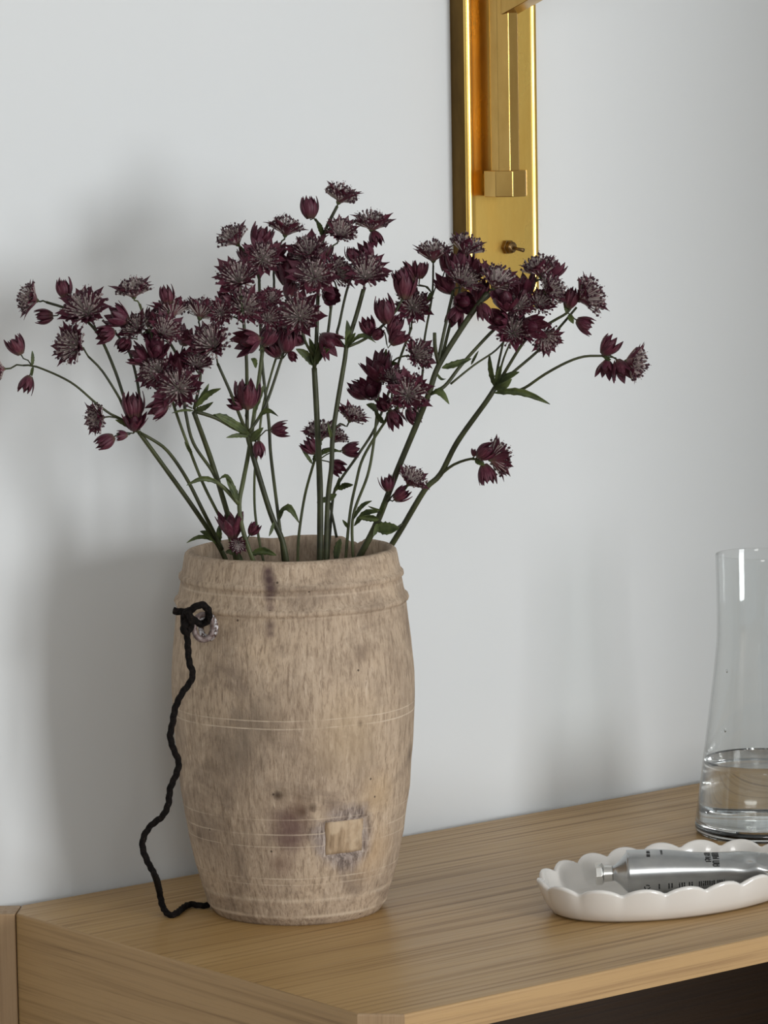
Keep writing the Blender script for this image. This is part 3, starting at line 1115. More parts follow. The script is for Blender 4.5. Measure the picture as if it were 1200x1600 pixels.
def bract_mesh(width, lift, curl, nm):
    """pointed petal-like bract lying along +x, unit length, with thickness"""
    L, Wn = 7, 4
    top_, bot_ = [], []
    for i in range(L + 1):
        s = i / L
        wd = width * (math.sin(math.pi * min(1, s * 0.92 + 0.06)) ** 0.8) * (1 if s < 0.6 else max(0.02, 1 - ((s - 0.6) / 0.4) ** 1.5))
        for j in range(Wn + 1):
            q = 2 * j / Wn - 1
            x = s
            z = lift * math.sin(s * 1.5) + curl * s * s + 0.35 * wd * q * q
            top_.append(Vector((x, wd * q, z)))
            bot_.append(Vector((x, wd * q, z - 0.012)))
    n_ = len(top_)
    f_ = []
    for i in range(L):
        for j in range(Wn):
            a = i * (Wn + 1) + j
            f_.append((a, a + Wn + 1, a + Wn + 2, a + 1))
            f_.append((n_ + a, n_ + a + 1, n_ + a + Wn + 2, n_ + a + Wn + 1))
    for i in range(L):
        a = i * (Wn + 1)
        f_.append((a, n_ + a, n_ + a + Wn + 1, a + Wn + 1))
        a += Wn
        f_.append((a, a + Wn + 1, n_ + a + Wn + 1, n_ + a))
    return mesh(nm, top_ + bot_, f_, M['bract'])


BR = [bract_mesh(0.215, 0.42, 0.05, 'bract'), bract_mesh(0.185, 0.50, -0.08, 'bract'), bract_mesh(0.235, 0.36, 0.18, 'bract')]
BUDBR = [bract_mesh(0.26, 0.0, 0.0, 'bract')]


def bud_bract(nm, spread):
    L, Wn = 7, 4
    vv_ = []
    for lay in (0, 0.03):
        for i in range(L + 1):
            s = i / L
            rad = 0.06 + 0.36 * math.sin(math.pi * (0.10 + 0.72 * s)) * (1 - 0.35 * s) + spread * s ** 2 - lay
            wd = 0.43 * (1 if s < 0.5 else max(0.03, 1 - ((s - 0.5) / 0.5) ** 1.4)) * (0.35 + 0.65 * math.sin(math.pi * min(0.5, s + 0.08)))
            for j in range(Wn + 1):
                a = wd * (2 * j / Wn - 1) * 1.15
                vv_.append((rad * math.cos(a), rad * math.sin(a), s))
    n_ = (L + 1) * (Wn + 1)
    f_ = []
    for i in range(L):
        for j in range(Wn):
            a = i * (Wn + 1) + j
            f_.append((a, a + 1, a + Wn + 2, a + Wn + 1))
            f_.append((n_ + a, n_ + a + Wn + 1, n_ + a + Wn + 2, n_ + a + 1))
        a = i * (Wn + 1)
        f_.append((a, a + Wn + 1, n_ + a + Wn + 1, n_ + a))
        a += Wn
        f_.append((a, n_ + a, n_ + a + Wn + 1, a + Wn + 1))
    return mesh(nm, vv_, f_, M['bud'])


def mat_bud():
    t = NT('burgundy_bud')
    sep = t.n('ShaderNodeSeparateXYZ')
    t.l(t.oc(), sep.inputs[0])
    info = t.n('ShaderNodeObjectInfo')
    vein = t.noise(t.mapping((9, 9, 0.8)), 2.2, 3)
    base = t.ramp(sep.outputs[2], [(0.05, (0.11, 0.08, 0.05)), (0.28, (0.088, 0.020, 0.032)), (0.65, (0.064, 0.0075, 0.018)), (1.0, (0.028, 0.003, 0.008))])
    v = t.mix(t.math('MULTIPLY', t.ramp(vein, [(0.46, 0.0), (0.62, 1.0)]), 0.6), base, (0.175, 0.06, 0.08))
    c = t.mix(t.math('MULTIPLY', info.outputs['Random'], 0.5), v, (0.05, 0.006, 0.02))
    t.set(Base_Color=c, Roughness=0.5, Specular_IOR_Level=0.3)
    return t.mat


M['bud'] = mat_bud()
BUD = [bud_bract('bract', 0.05), bud_bract('bract', 0.22), bud_bract('bract', 0.42)]


def florets(seed, count, spread, rad):
    """the pincushion of tiny stalked florets above the bracts (axis +z, bract tips at radius 1)"""
    r_ = random.Random(seed)
    mb = MB()
    ga_ = math.pi * (3 - math.sqrt(5))
    for i in range(count):
        q = (i + 0.5) / count
        th = spread * math.sqrt(q)
        a = i * ga_ + r_.uniform(-0.15, 0.15)
        L = rad * r_.uniform(0.86, 1.08)
        d_ = Vector((math.sin(th) * math.cos(a), math.sin(th) * math.sin(a), math.cos(th)))
        p0_ = Vector((d_.x * 0.06, d_.y * 0.06, 0.10 + 0.03 * d_.z))
        tip = Vector((d_.x * L, d_.y * L, 0.12 + d_.z * L * 1.0))
        midp = p0_.lerp(tip, 0.55) + Vector((0, 0, -0.02))
        mb.tube([p0_, midp, tip], [0.014, 0.017, 0.024], 4, 0, cap=False)
        s_ = r_.uniform(0.048, 0.074)
        k_ = 1 if r_.random() < 0.74 else 2
        rot = Matrix.Rotation(r_.uniform(0, 3), 3, 'Z')
        oct_ = [Vector(v_) for v_ in ((1, 0, 0), (-1, 0, 0), (0, 1, 0), (0, -1, 0), (0, 0, 1.2), (0, 0, -1.2))]
        mb.add([tip + (rot @ v_) * s_ for v_ in oct_], [(0, 2, 4), (2, 1, 4), (1, 3, 4), (3, 0, 4), (2, 0, 5), (1, 2, 5), (3, 1, 5), (0, 3, 5)], k_)
        if r_.random() < 0.35:                 # a stamen or two beyond the tip
            e = tip + (d_ + Vector((r_.uniform(-.4, .4), r_.uniform(-.4, .4), r_.uniform(-.4, .4)))).normalized() * 0.13
            mb.tube([tip, e], [0.007, 0.006], 3, 0, cap=False)
            mb.add([e + v_ * 0.018 for v_ in oct_], [(0, 2, 4), (2, 1, 4), (1, 3, 4), (3, 0, 4), (2, 0, 5), (1, 2, 5), (3, 1, 5), (0, 3, 5)], 1)
    return mesh('florets', mb.v, mb.f, [M['pin'], M['tip'], M['tip2']], mb.m)


FLO = [florets(11, 84, 1.30, 0.76), florets(12, 76, 1.18, 0.82), florets(13, 92, 1.38, 0.73)]


def receptacle():
    mb = MB()
    mb.lathe([(0.02, -0.06), (0.07, -0.04), (0.11, 0.02), (0.12, 0.08), (0.09, 0.15), (0.02, 0.18)], 12)
    return mesh('flower_head', mb.v, mb.f, M['stalk_pale'])


def bud_core():
    mb = MB()
    mb.lathe([(0.02, -0.02), (0.09, 0.03), (0.22, 0.18), (0.28, 0.40), (0.23, 0.62), (0.12, 0.80), (0.02, 0.88)], 12)
    return mesh('flower_bud', mb.v, mb.f, M['bud'])


REC, CORE = receptacle(), bud_core()


def head_matrix(origin, axis, scale, spin):
    q = axis.to_track_quat('Z', 'Y').to_matrix().to_4x4()
    return Matrix.Translation(origin) @ q @ Matrix.Rotation(spin, 4, 'Z') @ Matrix.Scale(scale, 4)


def open_flower(parent, base, px, py, w, r, axis):
    ax_ = img_dir(*axis)
    sc = r * PXM * 1.24
    org = at(px, py, w) - ax_ * (0.34 * sc)
    h = link('flower_head', REC, parent, head_matrix(org - base, ax_, sc, rnd.uniform(0, 6.28)))
    fl_ = link('florets', rnd.choice(FLO), h)
    fl_['kind'] = 'stuff'
    nb_ = rnd.choice((13, 14, 15, 16))
    op = rnd.uniform(-0.16, 0.12)
    for k in range(nb_):
        a = 2 * math.pi * k / nb_ + rnd.uniform(-0.09, 0.09)
        s = rnd.uniform(0.86, 1.06)
        mt = Matrix.Rotation(a, 4, 'Z') @ Matrix.Translation((0.05, 0, 0.02)) @ Matrix.Rotation(-0.20 + op + rnd.uniform(-0.16, 0.16), 4, 'Y') @ Matrix.Rotation(rnd.uniform(-0.3, 0.3), 4, 'X') @ Matrix.Scale(s * 0.98, 4)
        link('bract', rnd.choice(BR), h, mt)
    return org, ax_


def bud(parent, base, px, py, w, r, axis):
    ax_ = img_dir(*axis)
    sc = r * PXM * 2.0
    org = at(px, py, w) - ax_ * (0.5 * sc)
    h = link('flower_bud', CORE, parent, head_matrix(org - base, ax_, sc, rnd.uniform(0, 6.28)))
    k_op = rnd.choice((0, 1, 1, 2)) if r > 12 else rnd.choice((0, 1))
    nb_ = 9
    for k in range(nb_):
        a = 2 * math.pi * k / nb_ + rnd.uniform(-0.12, 0.12)
        s = rnd.uniform(0.88, 1.08)
        mt = Matrix.Rotation(a, 4, 'Z') @ Matrix.Rotation(rnd.uniform(-0.05, 0.16), 4, 'Y') @ Matrix.Scale(s, 4)
        link('bract', BUD[k_op], h, mt)
    return org, ax_


def leaf(parent, base, p0_, p1_, width, sag, lobed=True, roll=None):
    """a pointed leaf from p0 to p1 with a few teeth, a fold and some thickness"""
    d_ = p1_ - p0_
    L = d_.length
    t_ = d_.normalized()
    view = -fw
    sidev = t_.cross(view).normalized()
    nv = sidev.cross(t_).normalized()
    roll = rnd.uniform(-0.7, 0.7) if roll is None else roll
    sidev, nv = sidev * math.cos(roll) + nv * math.sin(roll), nv * math.cos(roll) - sidev * math.sin(roll)
    N = 16
    vv_, ff_ = [], []
    for lay in (0, 1):
        for i in range(N + 1):
            s = i / N
            c = p0_ + d_ * s + Vector((0, 0, 1)) * sag * L * math.sin(math.pi * s) + nv * 0.06 * L * math.sin(2.5 * s)
            wd = width * (s ** 0.6) * (1 - s) ** 0.75 * 1.75
            if lobed:
                wd *= 1 + 0.22 * (1 if i % 3 == 0 else -0.35) * (1 - s)
            wd = max(wd, width * 0.05)
            for q in (-1, -0.5, 0, 0.5, 1):
                vv_.append(c + sidev * wd * q + nv * (abs(q) * wd * 0.45 - lay * 0.0003) - base)
    n_ = (N + 1) * 5
    for i in range(N):
        for j in range(4):
            a = i * 5 + j
            ff_.append((a, a + 1, a + 6, a + 5))
            ff_.append((n_ + a, n_ + a + 5, n_ + a + 6, n_ + a + 1))
        a = i * 5
        ff_.append((a, a + 5, n_ + a + 5, n_ + a))
        ff_.append((a + 4, n_ + a + 4, n_ + a + 9, a + 9))
    return link('leaf', mesh('leaf', vv_, ff_, M['leaf']), parent)


O_, B_ = 'open', 'bud'
STEMS = [
 dict(label='leftmost flower stem, leaning far left with long drooping side branch', thick=4.2, mat='stalk',
  main=[(366, 905, .5), (355, 880, 1.2), (340, 850, 2), (300, 790, 4), (262, 737, 5.5), (217, 675, 7)],
  br=[(3.2, [(347, 858, 2), (318, 800, 4), (290, 745, 5), (262, 705, 6), (240, 688, 6.8), (220, 677, 7)]),
      (2.0, [(217, 675, 7), (190, 655, 7.5), (173, 647, 8), (150, 630, 8.5), (110, 597, 8.5), (57, 573, 8), (36, 571, 8)]),
      (2.2, [(215, 672, 7), (196, 645, 7.3), (187, 623, 7.5), (160, 580, 8), (138, 557, 8)]),
      (2.6, [(215, 672, 7), (198, 633, 7), (180, 580, 7), (158, 530, 6.5), (137, 503, 6.3), (105, 483, 6), (72, 472, 6)]),
      (2.4, [(217, 672, 7), (217, 613, 6.8), (203, 553, 6.5), (183, 523, 6.5), (160, 500, 6.5)])],
  heads=[(B_, 25, 540, 8, 15, (-.5, .9, .2), (50, 572, 8)), (B_, 41, 600, 8, 13, (-.35, -.9, .2), (52, 573, 8)), (O_, 1, 577, 8, 17, (-.9, -.1, .3), (36, 571, 8)),
   (O_, 115, 540, 8.5, 33, (-.7, .15, .7), (138, 557, 8)), (O_, 48, 467, 6, 26, (-.9, .25, .3), (72, 472, 6)), (B_, 100, 450, 6, 15, (-.15, 1, 0), (118, 491, 6)), (B_, 68, 495, 6, 14, (-1, -.1, .1), (105, 484, 6)),
   (O_, 133, 483, 7.5, 37, (-.25, .55, .8), (152, 520, 6.5)), (B_, 165, 521, 7.5, 15, (-.6, -.2, .5), (183, 523, 6.5)), (B_, 185, 494, 7, 17, (-.8, .45, .2), (170, 510, 6.5)),
   (O_, 152, 653, 8.5, 25, (-.8, -.1, .5), (192, 658, 7.5)), (B_, 164, 690, 8, 15, (-.8, -.45, .2), (205, 677, 7)), (B_, 208, 632, 7.8, 20, (-.05, 1, .2), (214, 668, 7)), (B_, 210, 659, 8, 14, (.1, .8, .4), (216, 675, 7)), (B_, 190, 680, 7.5, 9, (-.9, -.1, .2), (207, 677, 7))],
  leaves=[((335, 846, 2.2), (291, 849, 3), 5, .15), ((340, 850, 2.2), (312, 830, 3), 8, .1), ((341, 850, 2.2), (343, 819, 2.5), 7, 0), ((352, 862, 1.5), (382, 880, 2), 8, .2), ((217, 676, 7), (180, 655, 8), 7, .1), ((50, 572, 8), (50, 548, 8), 4, 0), ((52, 573, 8), (50, 588, 8), 4, 0)]),
 dict(label='slender pale green flower stem beside the leftmost one, with several heads', thick=2.6, mat='stalk_pale',
  main=[(374, 905, 2), (360, 845, 3), (347, 815, 4), (317, 755, 5), (290, 686, 6), (273, 638, 6.5), (262, 600, 6.5), (245, 545, 6.5), (226, 497, 6), (218, 475, 6)],
  br=[], heads=[(O_, 208, 453, 6, 29, (-.1, 1, .25), (218, 475, 6)), (O_, 243, 580, 8, 29, (-.6, .3, .8), (262, 600, 6.5)), (B_, 217, 557, 7.5, 15, (-.7, .4, .3), (243, 545, 6.5)), (B_, 245, 547, 8, 16, (.2, .6, .6), (250, 565, 6.5)),
   (O_, 213, 512, 7, 26, (-.5, .6, .6), (232, 520, 6.2)), (B_, 193, 538, 7, 14, (-.4, -.5, .7), (215, 530, 6.3)), (B_, 238, 497, 5.5, 15, (.3, .8, .2), (232, 520, 6.2))], leaves=[((300, 710, 5.8), (288, 690, 6.5), 4, 0)]),
 dict(label='dark flower stem rising left of centre to a round bloom facing the viewer', thick=4.6, mat='stalk',
  main=[(384, 905, 3), (372, 880, 3.5), (363, 830, 4.5), (344, 764, 5.5), (329, 716, 6), (303, 644, 7.5)],
  br=[(2.8, [(345, 768, 5.4), (332, 737, 5.8), (302, 692, 6.8), (290, 644, 7.2), (283, 600, 7), (278, 560, 6.5), (262, 530, 6.5)]),
      (2.4, [(303, 640, 7.5), (313, 590, 7.2), (311, 540, 6.5), (312, 515, 6)]),
      (3.0, [(303, 642, 7.5), (337, 653, 7), (367, 670, 6), (386, 677, 5.4)])],
  heads=[(O_, 277, 605, 8.8, 36, (-.1, .25, 1), (300, 632, 7.5)), (B_, 248, 638, 8.5, 15, (-.8, -.45, .3), (300, 638, 7.5)), (O_, 308, 568, 7.8, 23, (.1, .5, .6), (313, 592, 7.2)), (B_, 279, 570, 7.5, 19, (.1, .6, .6), (281, 590, 7)),
   (O_, 257, 517, 7.6, 29, (.3, .5, .7), (262, 532, 6.5)), (O_, 268, 483, 6, 29, (-.1, .95, -.25), (268, 530, 6.5)), (B_, 260, 461, 6.8, 14, (-.2, .95, .2), (262, 500, 6.5)), (O_, 315, 487, 6, 29, (.25, .95, -.3), (312, 515, 6)), (B_, 240, 527, 6, 14, (-.4, .3, .5), (262, 535, 6.5)), (B_, 290, 525, 5.5, 15, (.2, .7, .2), (280, 565, 6.5))],
  leaves=[((305, 637, 7.5), (345, 606, 8), 7, .15), ((305, 637, 7.5), (326, 599, 7.5), 6, 0), ((306, 639, 7.5), (334, 628, 8.5), 6, -.1), ((303, 642, 7.5), (268, 645, 8), 3, .1), ((330, 649, 7), (377, 678, 5.6), 9, .12)]),
 dict(label='stout stem left of centre with a tall bloom and a leafy fork', thick=5.0, mat='stalk',
  main=[(455, 905, 3.5), (449, 884, 4), (440, 842, 4.2), (422, 800, 4.5), (392, 701, 5), (386, 674, 5)],
  br=[(3.0, [(386, 674, 5), (386, 620, 5.2), (385, 560, 5.5), (381, 505, 5.5), (376, 462, 5.5)]),
      (2.8, [(386, 674, 5), (380, 663, 5.5), (360, 613, 6.5), (340, 568, 6.8)]),
      (2.6, [(388, 676, 5), (405, 652, 4.5), (420, 620, 4), (440, 560, 3.5), (448, 538, 3.5)])],
  heads=[(O_, 371, 435, 6.3, 34, (-.2, .55, .9), (376, 462, 5.5)), (O_, 330, 537, 7.6, 36, (-.3, .5, .75), (340, 568, 6.8)), (O_, 345, 488, 6.5, 22, (0, .2, 1), (380, 505, 5.5)), (O_, 383, 480, 5.2, 31, (.2, .3, .9), (382, 515, 5.5)),
   (B_, 388, 533, 6.3, 19, (-.7, -.2, .5), (385, 555, 5.5)), (B_, 387, 617, 6, 21, (0, 1, .25), (386, 655, 5.2)), (B_, 369, 632, 6, 12, (-.6, .3, .4), (386, 660, 5.1)), (B_, 449, 531, 4, 20, (.1, .8, .5), (446, 545, 3.5)), (B_, 456, 556, 4, 8, (.3, -.4, .4), (442, 560, 3.5)),
   (B_, 437, 671, 5.6, 13, (.8, .05, .3), (398, 690, 5)), (B_, 404, 703, 5.5, 13, (.1, -1, .3), (396, 682, 5)), (B_, 352, 470, 5, 14, (-.6, .6, .4), (379, 490, 5.5))],
  leaves=[((390, 680, 5.2), (334, 647, 7), 9, .02), ((388, 682, 5.2), (353, 684, 6), 5, .06), ((402, 655, 5), (435, 650, 5.5), 6, .35), ((392, 690, 5.2), (412, 668, 5.8), 8, 0), ((400, 575, 4.8), (392, 560, 5.5), 6, .2), ((428, 815, 4.6), (420, 838, 5), 4, 0), ((395, 650, 5), (413, 600, 5), 6, .1)]),
 dict(label='stem with a bent lower joint, rising in front at the left of the vase mouth', thick=3.8, mat='stalk_pale',
  main=[(408, 905, 5.0), (398, 882, 5.6), (380, 830, 6), (374, 788, 6), (380, 752, 5.5), (389, 704, 4.2), (401, 620, 3.2), (407, 575, 3), (412, 530, 2.6)],
  br=[(3.6, [(374, 788, 6), (350, 762, 6.3), (333, 750, 6.5)])],
  heads=[(O_, 423, 467, 4.4, 20, (.1, .3, .9), (414, 520, 2.6)), (O_, 419, 496, 4.6, 24, (.2, .25, .9), (412, 530, 2.6)), (B_, 421, 524, 4.6, 18, (.5, .7, .3), (410, 552, 2.8)), (B_, 362, 820, 5.2, 20, (-.15, 1, .2), (374, 855, 5)),
   (O_, 372, 850, 5.8, 14, (-.1, -.5, .7), (380, 838, 6)), (B_, 396, 827, 5.4, 10, (.5, .75, .3), (385, 848, 5.8))],
  leaves=[((345, 757, 6.4), (291, 758, 7), 6, .2), ((341, 751, 6.4), (366, 758, 6.6), 5, .35), ((372, 785, 6), (352, 745, 6.5), 8, 0), ((392, 866, 5.8), (432, 867, 6), 9, .2)]),
 dict(label='thin dark stem left of centre ending in the high left group of blooms', thick=2.8, mat='stalk',
  main=[(446, 905, 3), (440, 850, 3.6), (434, 800, 3.4), (423, 710, 2), (420, 660, 1.5), (410, 572, 1), (407, 510, 1), (405, 438, 1), (406, 420, 1)],
  br=[(2.2, [(409, 560, 1), (420, 500, .6), (428, 450, .5), (428, 420, .5), (438, 383, .5)]), (2.0, [(406, 440, 1), (395, 410, 1), (378, 388, 1)])],
  heads=[(O_, 410, 402, 2.4, 30, (.1, .35, .9), (406, 420, 1)), (O_, 366, 373, 1.2, 28, (-.5, .8, .35), (378, 388, 1)), (B_, 407, 370, 1, 18, (.35, .9, .2), (400, 412, 1)), (O_, 447, 357, .6, 28, (.15, 1, .1), (438, 383, .5)), (B_, 449, 424, 1.5, 22, (.05, .9, .45), (430, 470, .5)),
   (B_, 453, 450, 1.5, 15, (.2, .7, .3), (429, 480, .5)), (B_, 388, 398, .5, 16, (-.3, .7, .3), (402, 430, 1)), (B_, 430, 395, .2, 15, (.3, .8, .3), (429, 425, .5))],
  leaves=[((436, 802, 3.6), (468, 818, 4), 8, .45), ((436, 812, 3.6), (446, 790, 3.8), 6, 0)]),
 dict(label='thin green stem at the back, between the two stout left stems', thick=2.2, mat='stalk_pale',
  main=[(422, 905, -1), (413, 882, -1), (404, 839, -1), (398, 794, -1), (398, 737, -.5), (403, 700, 0), (410, 640, 0), (425, 580, 0), (438, 540, 0)],
  br=[], heads=[(O_, 440, 512, .5, 22, (.1, .6, .6), (438, 540, 0)), (B_, 428, 545, .8, 15, (-.4, .6, .4), (430, 565, 0))], leaves=[]),
 dict(label='short pale stem at the back centre with a low group of small blooms', thick=2.6, mat='stalk_pale',
  main=[(464, 905, -2), (465, 882, -2), (467, 836, -2), (476, 776, -2), (488, 731, -1.5), (494, 712, -1.3)],
  br=[], heads=[(O_, 501, 676, -1, 28, (-.05, 1, .35), (494, 710, -1.3)), (O_, 524, 684, -1.3, 21, (.4, .8, .2), (497, 712, -1.3)), (B_, 484, 697, -.6, 14, (-.6, .7, .3), (490, 725, -1.4)), (B_, 549, 702, -1, 14, (.75, .1, .2), (497, 720, -1.3)), (B_, 526, 729, -.8, 13, (.5, -.3, .5), (495, 720, -1.3))],
  leaves=[((488, 725, -1.4), (470, 700, -1), 4, 0), ((490, 722, -1.4), (500, 700, -1), 6, 0), ((494, 715, -1.3), (535, 706, -1), 5, .2)]),
 dict(label='straight stout centre stem carrying the topmost bloom', thick=5.4, mat='stalk',
  main=[(501, 905, 2), (500, 880, 2), (500, 770, 2), (495, 650, 2), (491, 575, 2)],
  br=[(3.2, [(491, 575, 2), (494, 540, 2), (497, 456, 1.5), (500, 400, .8), (506, 369, 0), (512, 351, 0), (527, 322, 0)]), (2.4, [(507, 367, 0), (500, 352, 0), (492, 342, 0)]), (2.6, [(491, 572, 2), (510, 530, 1.5), (518, 477, 1.2), (526, 450, 1)]),
      (2.4, [(493, 560, 2), (480, 540, 3), (470, 515, 3.4)]), (2.2, [(492, 565, 2), (505, 545, 2.5), (508, 540, 2.6)])],
  heads=[(O_, 533, 306, 0, 29, (.35, .9, .1), (527, 322, 0)), (B_, 483, 324, 0, 17, (-.1, 1, .1), (492, 342, 0)), (O_, 533, 364, 1, 27, (.25, .6, .6), (508, 400, .8)), (O_, 467, 492, 4.2, 35, (-.1, .3, 1), (470, 515, 3.4)), (O_, 491, 430, 3, 36, (0, .35, 1), (497, 456, 1.5)),
   (O_, 482, 393, 1.6, 34, (-.2, .75, .5), (499, 420, 1)), (B_, 516, 462, 2.4, 16, (.2, -.1, .7), (516, 485, 1.2)), (B_, 514, 535, 3, 17, (.6, -.6, .4), (508, 540, 2.6)), (O_, 527, 425, 1.6, 28, (.7, .35, .5), (526, 450, 1)), (B_, 503, 395, .2, 16, (.3, .9, .1), (500, 425, 1)), (B_, 462, 528, 2.5, 16, (-.5, .3, .5), (488, 558, 2)), (B_, 455, 405, .4, 15, (-.4, .8, .2), (497, 440, 1.3))],
  leaves=[((491, 572, 2), (462, 545, 2.6), 9, .1), ((491, 572, 2), (482, 528, 2.5), 9, 0), ((492, 572, 2), (516, 545, 2.6), 8, .1), ((504, 370, 0), (494, 345, .3), 6, .1), ((508, 366, 0), (520, 350, .4), 5, 0), ((492, 570, 2), (500, 530, 2.6), 8, 0)]),
 dict(label='dark stem just right of centre, forking under a wide bloom', thick=4.2, mat='stalk',
  main=[(510, 905, 3), (509, 881, 3), (512, 785, 3), (518, 728, 3), (521, 671, 3), (539, 560, 2.5), (542, 540, 2.5), (557, 492, 2), (568, 452, 2)],
  br=[(2.2, [(541, 545, 2.5), (527, 525, 2), (530, 507, 1.5), (545, 444, 1), (568, 400, .5), (580, 376, 0)]), (2.4, [(542, 542, 2.5), (560, 535, 2.2), (585, 520, 2.2), (614, 492, 2.5), (630, 465, 2.5)]), (1.8, [(580, 380, 0), (583, 372, 0)])],
  heads=[(O_, 572, 426, 2.4, 34, (.1, .6, .75), (568, 452, 2)), (O_, 581, 348, 0, 30, (.05, 1, .15), (580, 376, 0)), (B_, 549, 396, .5, 11, (-.1, 1, 0), (556, 425, .8)), (B_, 572, 393, .6, 15, (-.4, .6, .4), (575, 392, .4)), (B_, 586, 372, .3, 12, (.2, -.8, .4), (581, 378, 0)), (B_, 632, 447, 2.8, 19, (0, .9, .3), (630, 468, 2.5)), (B_, 600, 484, 2.8, 21, (-.2, .9, .3), (606, 505, 2.4)),
   (B_, 617, 508, 2.5, 15, (.4, .7, .3), (600, 510, 2.3)), (B_, 621, 526, 2.6, 15, (.6, .7, .2), (596, 515, 2.3)), (B_, 575, 511, 2.5, 14, (-.2, .6, .4), (575, 528, 2.2)), (B_, 590, 521, 3, 12, (.3, .3, .5), (575, 528, 2.2)), (O_, 550, 650, 2.2, 24, (.4, .8, .35), (524, 668, 3)), (B_, 628, 432, 2.2, 15, (-.3, .9, .2), (630, 465, 2.5))],
  leaves=[((541, 545, 2.5), (541, 500, 3), 8, .05), ((545, 540, 2.5), (588, 536, 3), 5, .3), ((541, 545, 2.5), (556, 520, 3), 7, 0), ((520, 690, 3), (512, 660, 3.4), 4, 0)]),
 dict(label='thin stem right of centre leading to the round bloom facing the viewer', thick=2.6, mat='stalk_pale',
  main=[(541, 905, 0), (540, 876, 0), (547, 801, 0), (556, 756, -.5), (568, 714, -.8), (601, 660, -.5), (625, 632, .8)],
  br=[(2.0, [(601, 660, -.5), (610, 635, 0), (613, 610, .3)])], heads=[(O_, 638, 615, 3, 35, (.1, .25, 1), (625, 632, .8)), (B_, 617, 654, 1.4, 14, (.3, -.75, .4), (603, 655, -.3)), (O_, 613, 590, 1, 23, (.1, .55, .7), (613, 610, .3)), (B_, 600, 632, .8, 13, (-.3, .4, .6), (604, 652, -.4)), (B_, 645, 650, 1, 14, (.4, -.6, .3), (618, 640, .5))],
  leaves=[((552, 812, 0), (582, 783, .6), 6, .1), ((545, 825, 0), (535, 812, .3), 4, 0), ((532, 842, .6), (526, 880, 1.2), 9, 0), ((600, 662, -.4), (585, 640, 0), 6, 0)]),
 dict(label='thin stem right of centre with dark buds halfway up', thick=2.6, mat='stalk_pale',
  main=[(552, 905, -1), (551, 860, -1), (552, 805, -1), (574, 744, -1), (583, 699, -1.5), (589, 645, -1.5), (592, 605, -1)],
  br=[(1.8, [(592, 605, -1), (605, 575, -.5), (620, 560, 0), (634, 556, .6)])], heads=[(B_, 591, 577, 0, 21, (-.3, .85, .4), (592, 605, -1)), (B_, 560, 609, -.5, 18, (-.7, .55, .3), (590, 630, -1.3)), (B_, 580, 609, .2, 18, (-.1, .5, .8), (590, 630, -1.3)), (O_, 653, 554, 1.6, 27, (.6, .3, .75), (634, 556, .6)), (B_, 600, 560, -.4, 14, (.3, .9, .2), (600, 585, -.7))],
  leaves=[((553, 822, -1), (594, 800, -.4), 7, .2), ((590, 645, -1.4), (572, 632, -1), 8, .1), ((604, 577, -.5), (624, 568, 0), 5, .2), ((605, 575, -.5), (603, 545, 0), 5, 0)]),
 dict(label='thin stem at the back right of centre ending in a small round bloom', thick=2.4, mat='stalk',
  main=[(510, 905, -1), (515, 840, -1), (521, 774, -1), (532, 750, -1), (560, 710, -1.5), (586, 669, -2), (605, 620, -2), (625, 560, -1.5), (643, 512, -1)],
  br=[(2.2, [(526, 840, -.6), (518, 800, -.8), (515, 785, -.9)])], heads=[(O_, 645, 478, .6, 29, (.1, .25, 1), (643, 512, -1)), (B_, 640, 442, -.5, 14, (-.2, .9, .2), (640, 525, -1.2))],
  leaves=[((526, 772, -.8), (495, 786, 0), 8, -.1), ((529, 765, -.8), (552, 757, -.2), 7, .15), ((524, 768, -.8), (530, 745, -.5), 5, 0)]),
 dict(label='stout right-leaning stem passing in front of the sconce foot', thick=5.2, mat='stalk',
  main=[(546, 905, .6), (559, 875, 1), (589, 816, 1.5), (622, 732, 2), (652, 660, 2.5), (670, 615, 3), (686, 570, 3), (729, 501, 3), (762, 457, 3)],
  br=[(2.8, [(684, 575, 3), (688, 547, 3), (700, 490, 2.6), (708, 455, 2.4)]), (2.6, [(690, 562, 3), (702, 512, 2.2), (718, 455, 1.6), (724, 410, 1.4)]), (2.0, [(650, 664, 2.4), (660, 585, 1.5), (663, 532, 1), (675, 463, 1), (677, 415, 1)]),
      (3.0, [(667, 618, 3), (694, 604, 2.6), (721, 570, 2), (759, 528, 1.6), (786, 501, 1.4), (812, 470, 1.2), (835, 440, 1)]), (1.8, [(704, 600, 2.5), (740, 571, 2), (775, 547, 1.6), (798, 520, 1.5)]), (3.4, [(686, 570, 3), (680, 545, 3.4), (679, 520, 3.6)]), (2.4, [(598, 794, 1.8), (603, 780, 2.4), (606, 768, 2.6)])],
  heads=[(O_, 776, 439, 3.4, 32, (.4, .8, .45), (762, 457, 3)), (O_, 725, 436, 3, 30, (.4, .65, .5), (708, 455, 2.4)), (B_, 720, 411, 1.6, 22, (-.05, .95, .35), (716, 440, 1.6)), (O_, 729, 388, 1.4, 29, (.3, .95, .2), (724, 410, 1.4)), (B_, 757, 487, 3.6, 13, (.25, -.95, .3), (750, 474, 3)),
   (B_, 725, 471, 2.8, 20, (.2, -.2, .7), (712, 475, 2)), (B_, 712, 493, 2.6, 15, (-.3, -.8, .3), (708, 475, 2)), (O_, 677, 397, 1, 28, (0, 1, .2), (677, 415, 1)), (B_, 635, 428, 1, 15, (-.7, .7, .2), (675, 458, 1)), (B_, 657, 421, 1.2, 14, (.1, 1, .2), (675, 460, 1)), (B_, 700, 410, .6, 15, (.3, .8, .2), (676, 462, 1)),
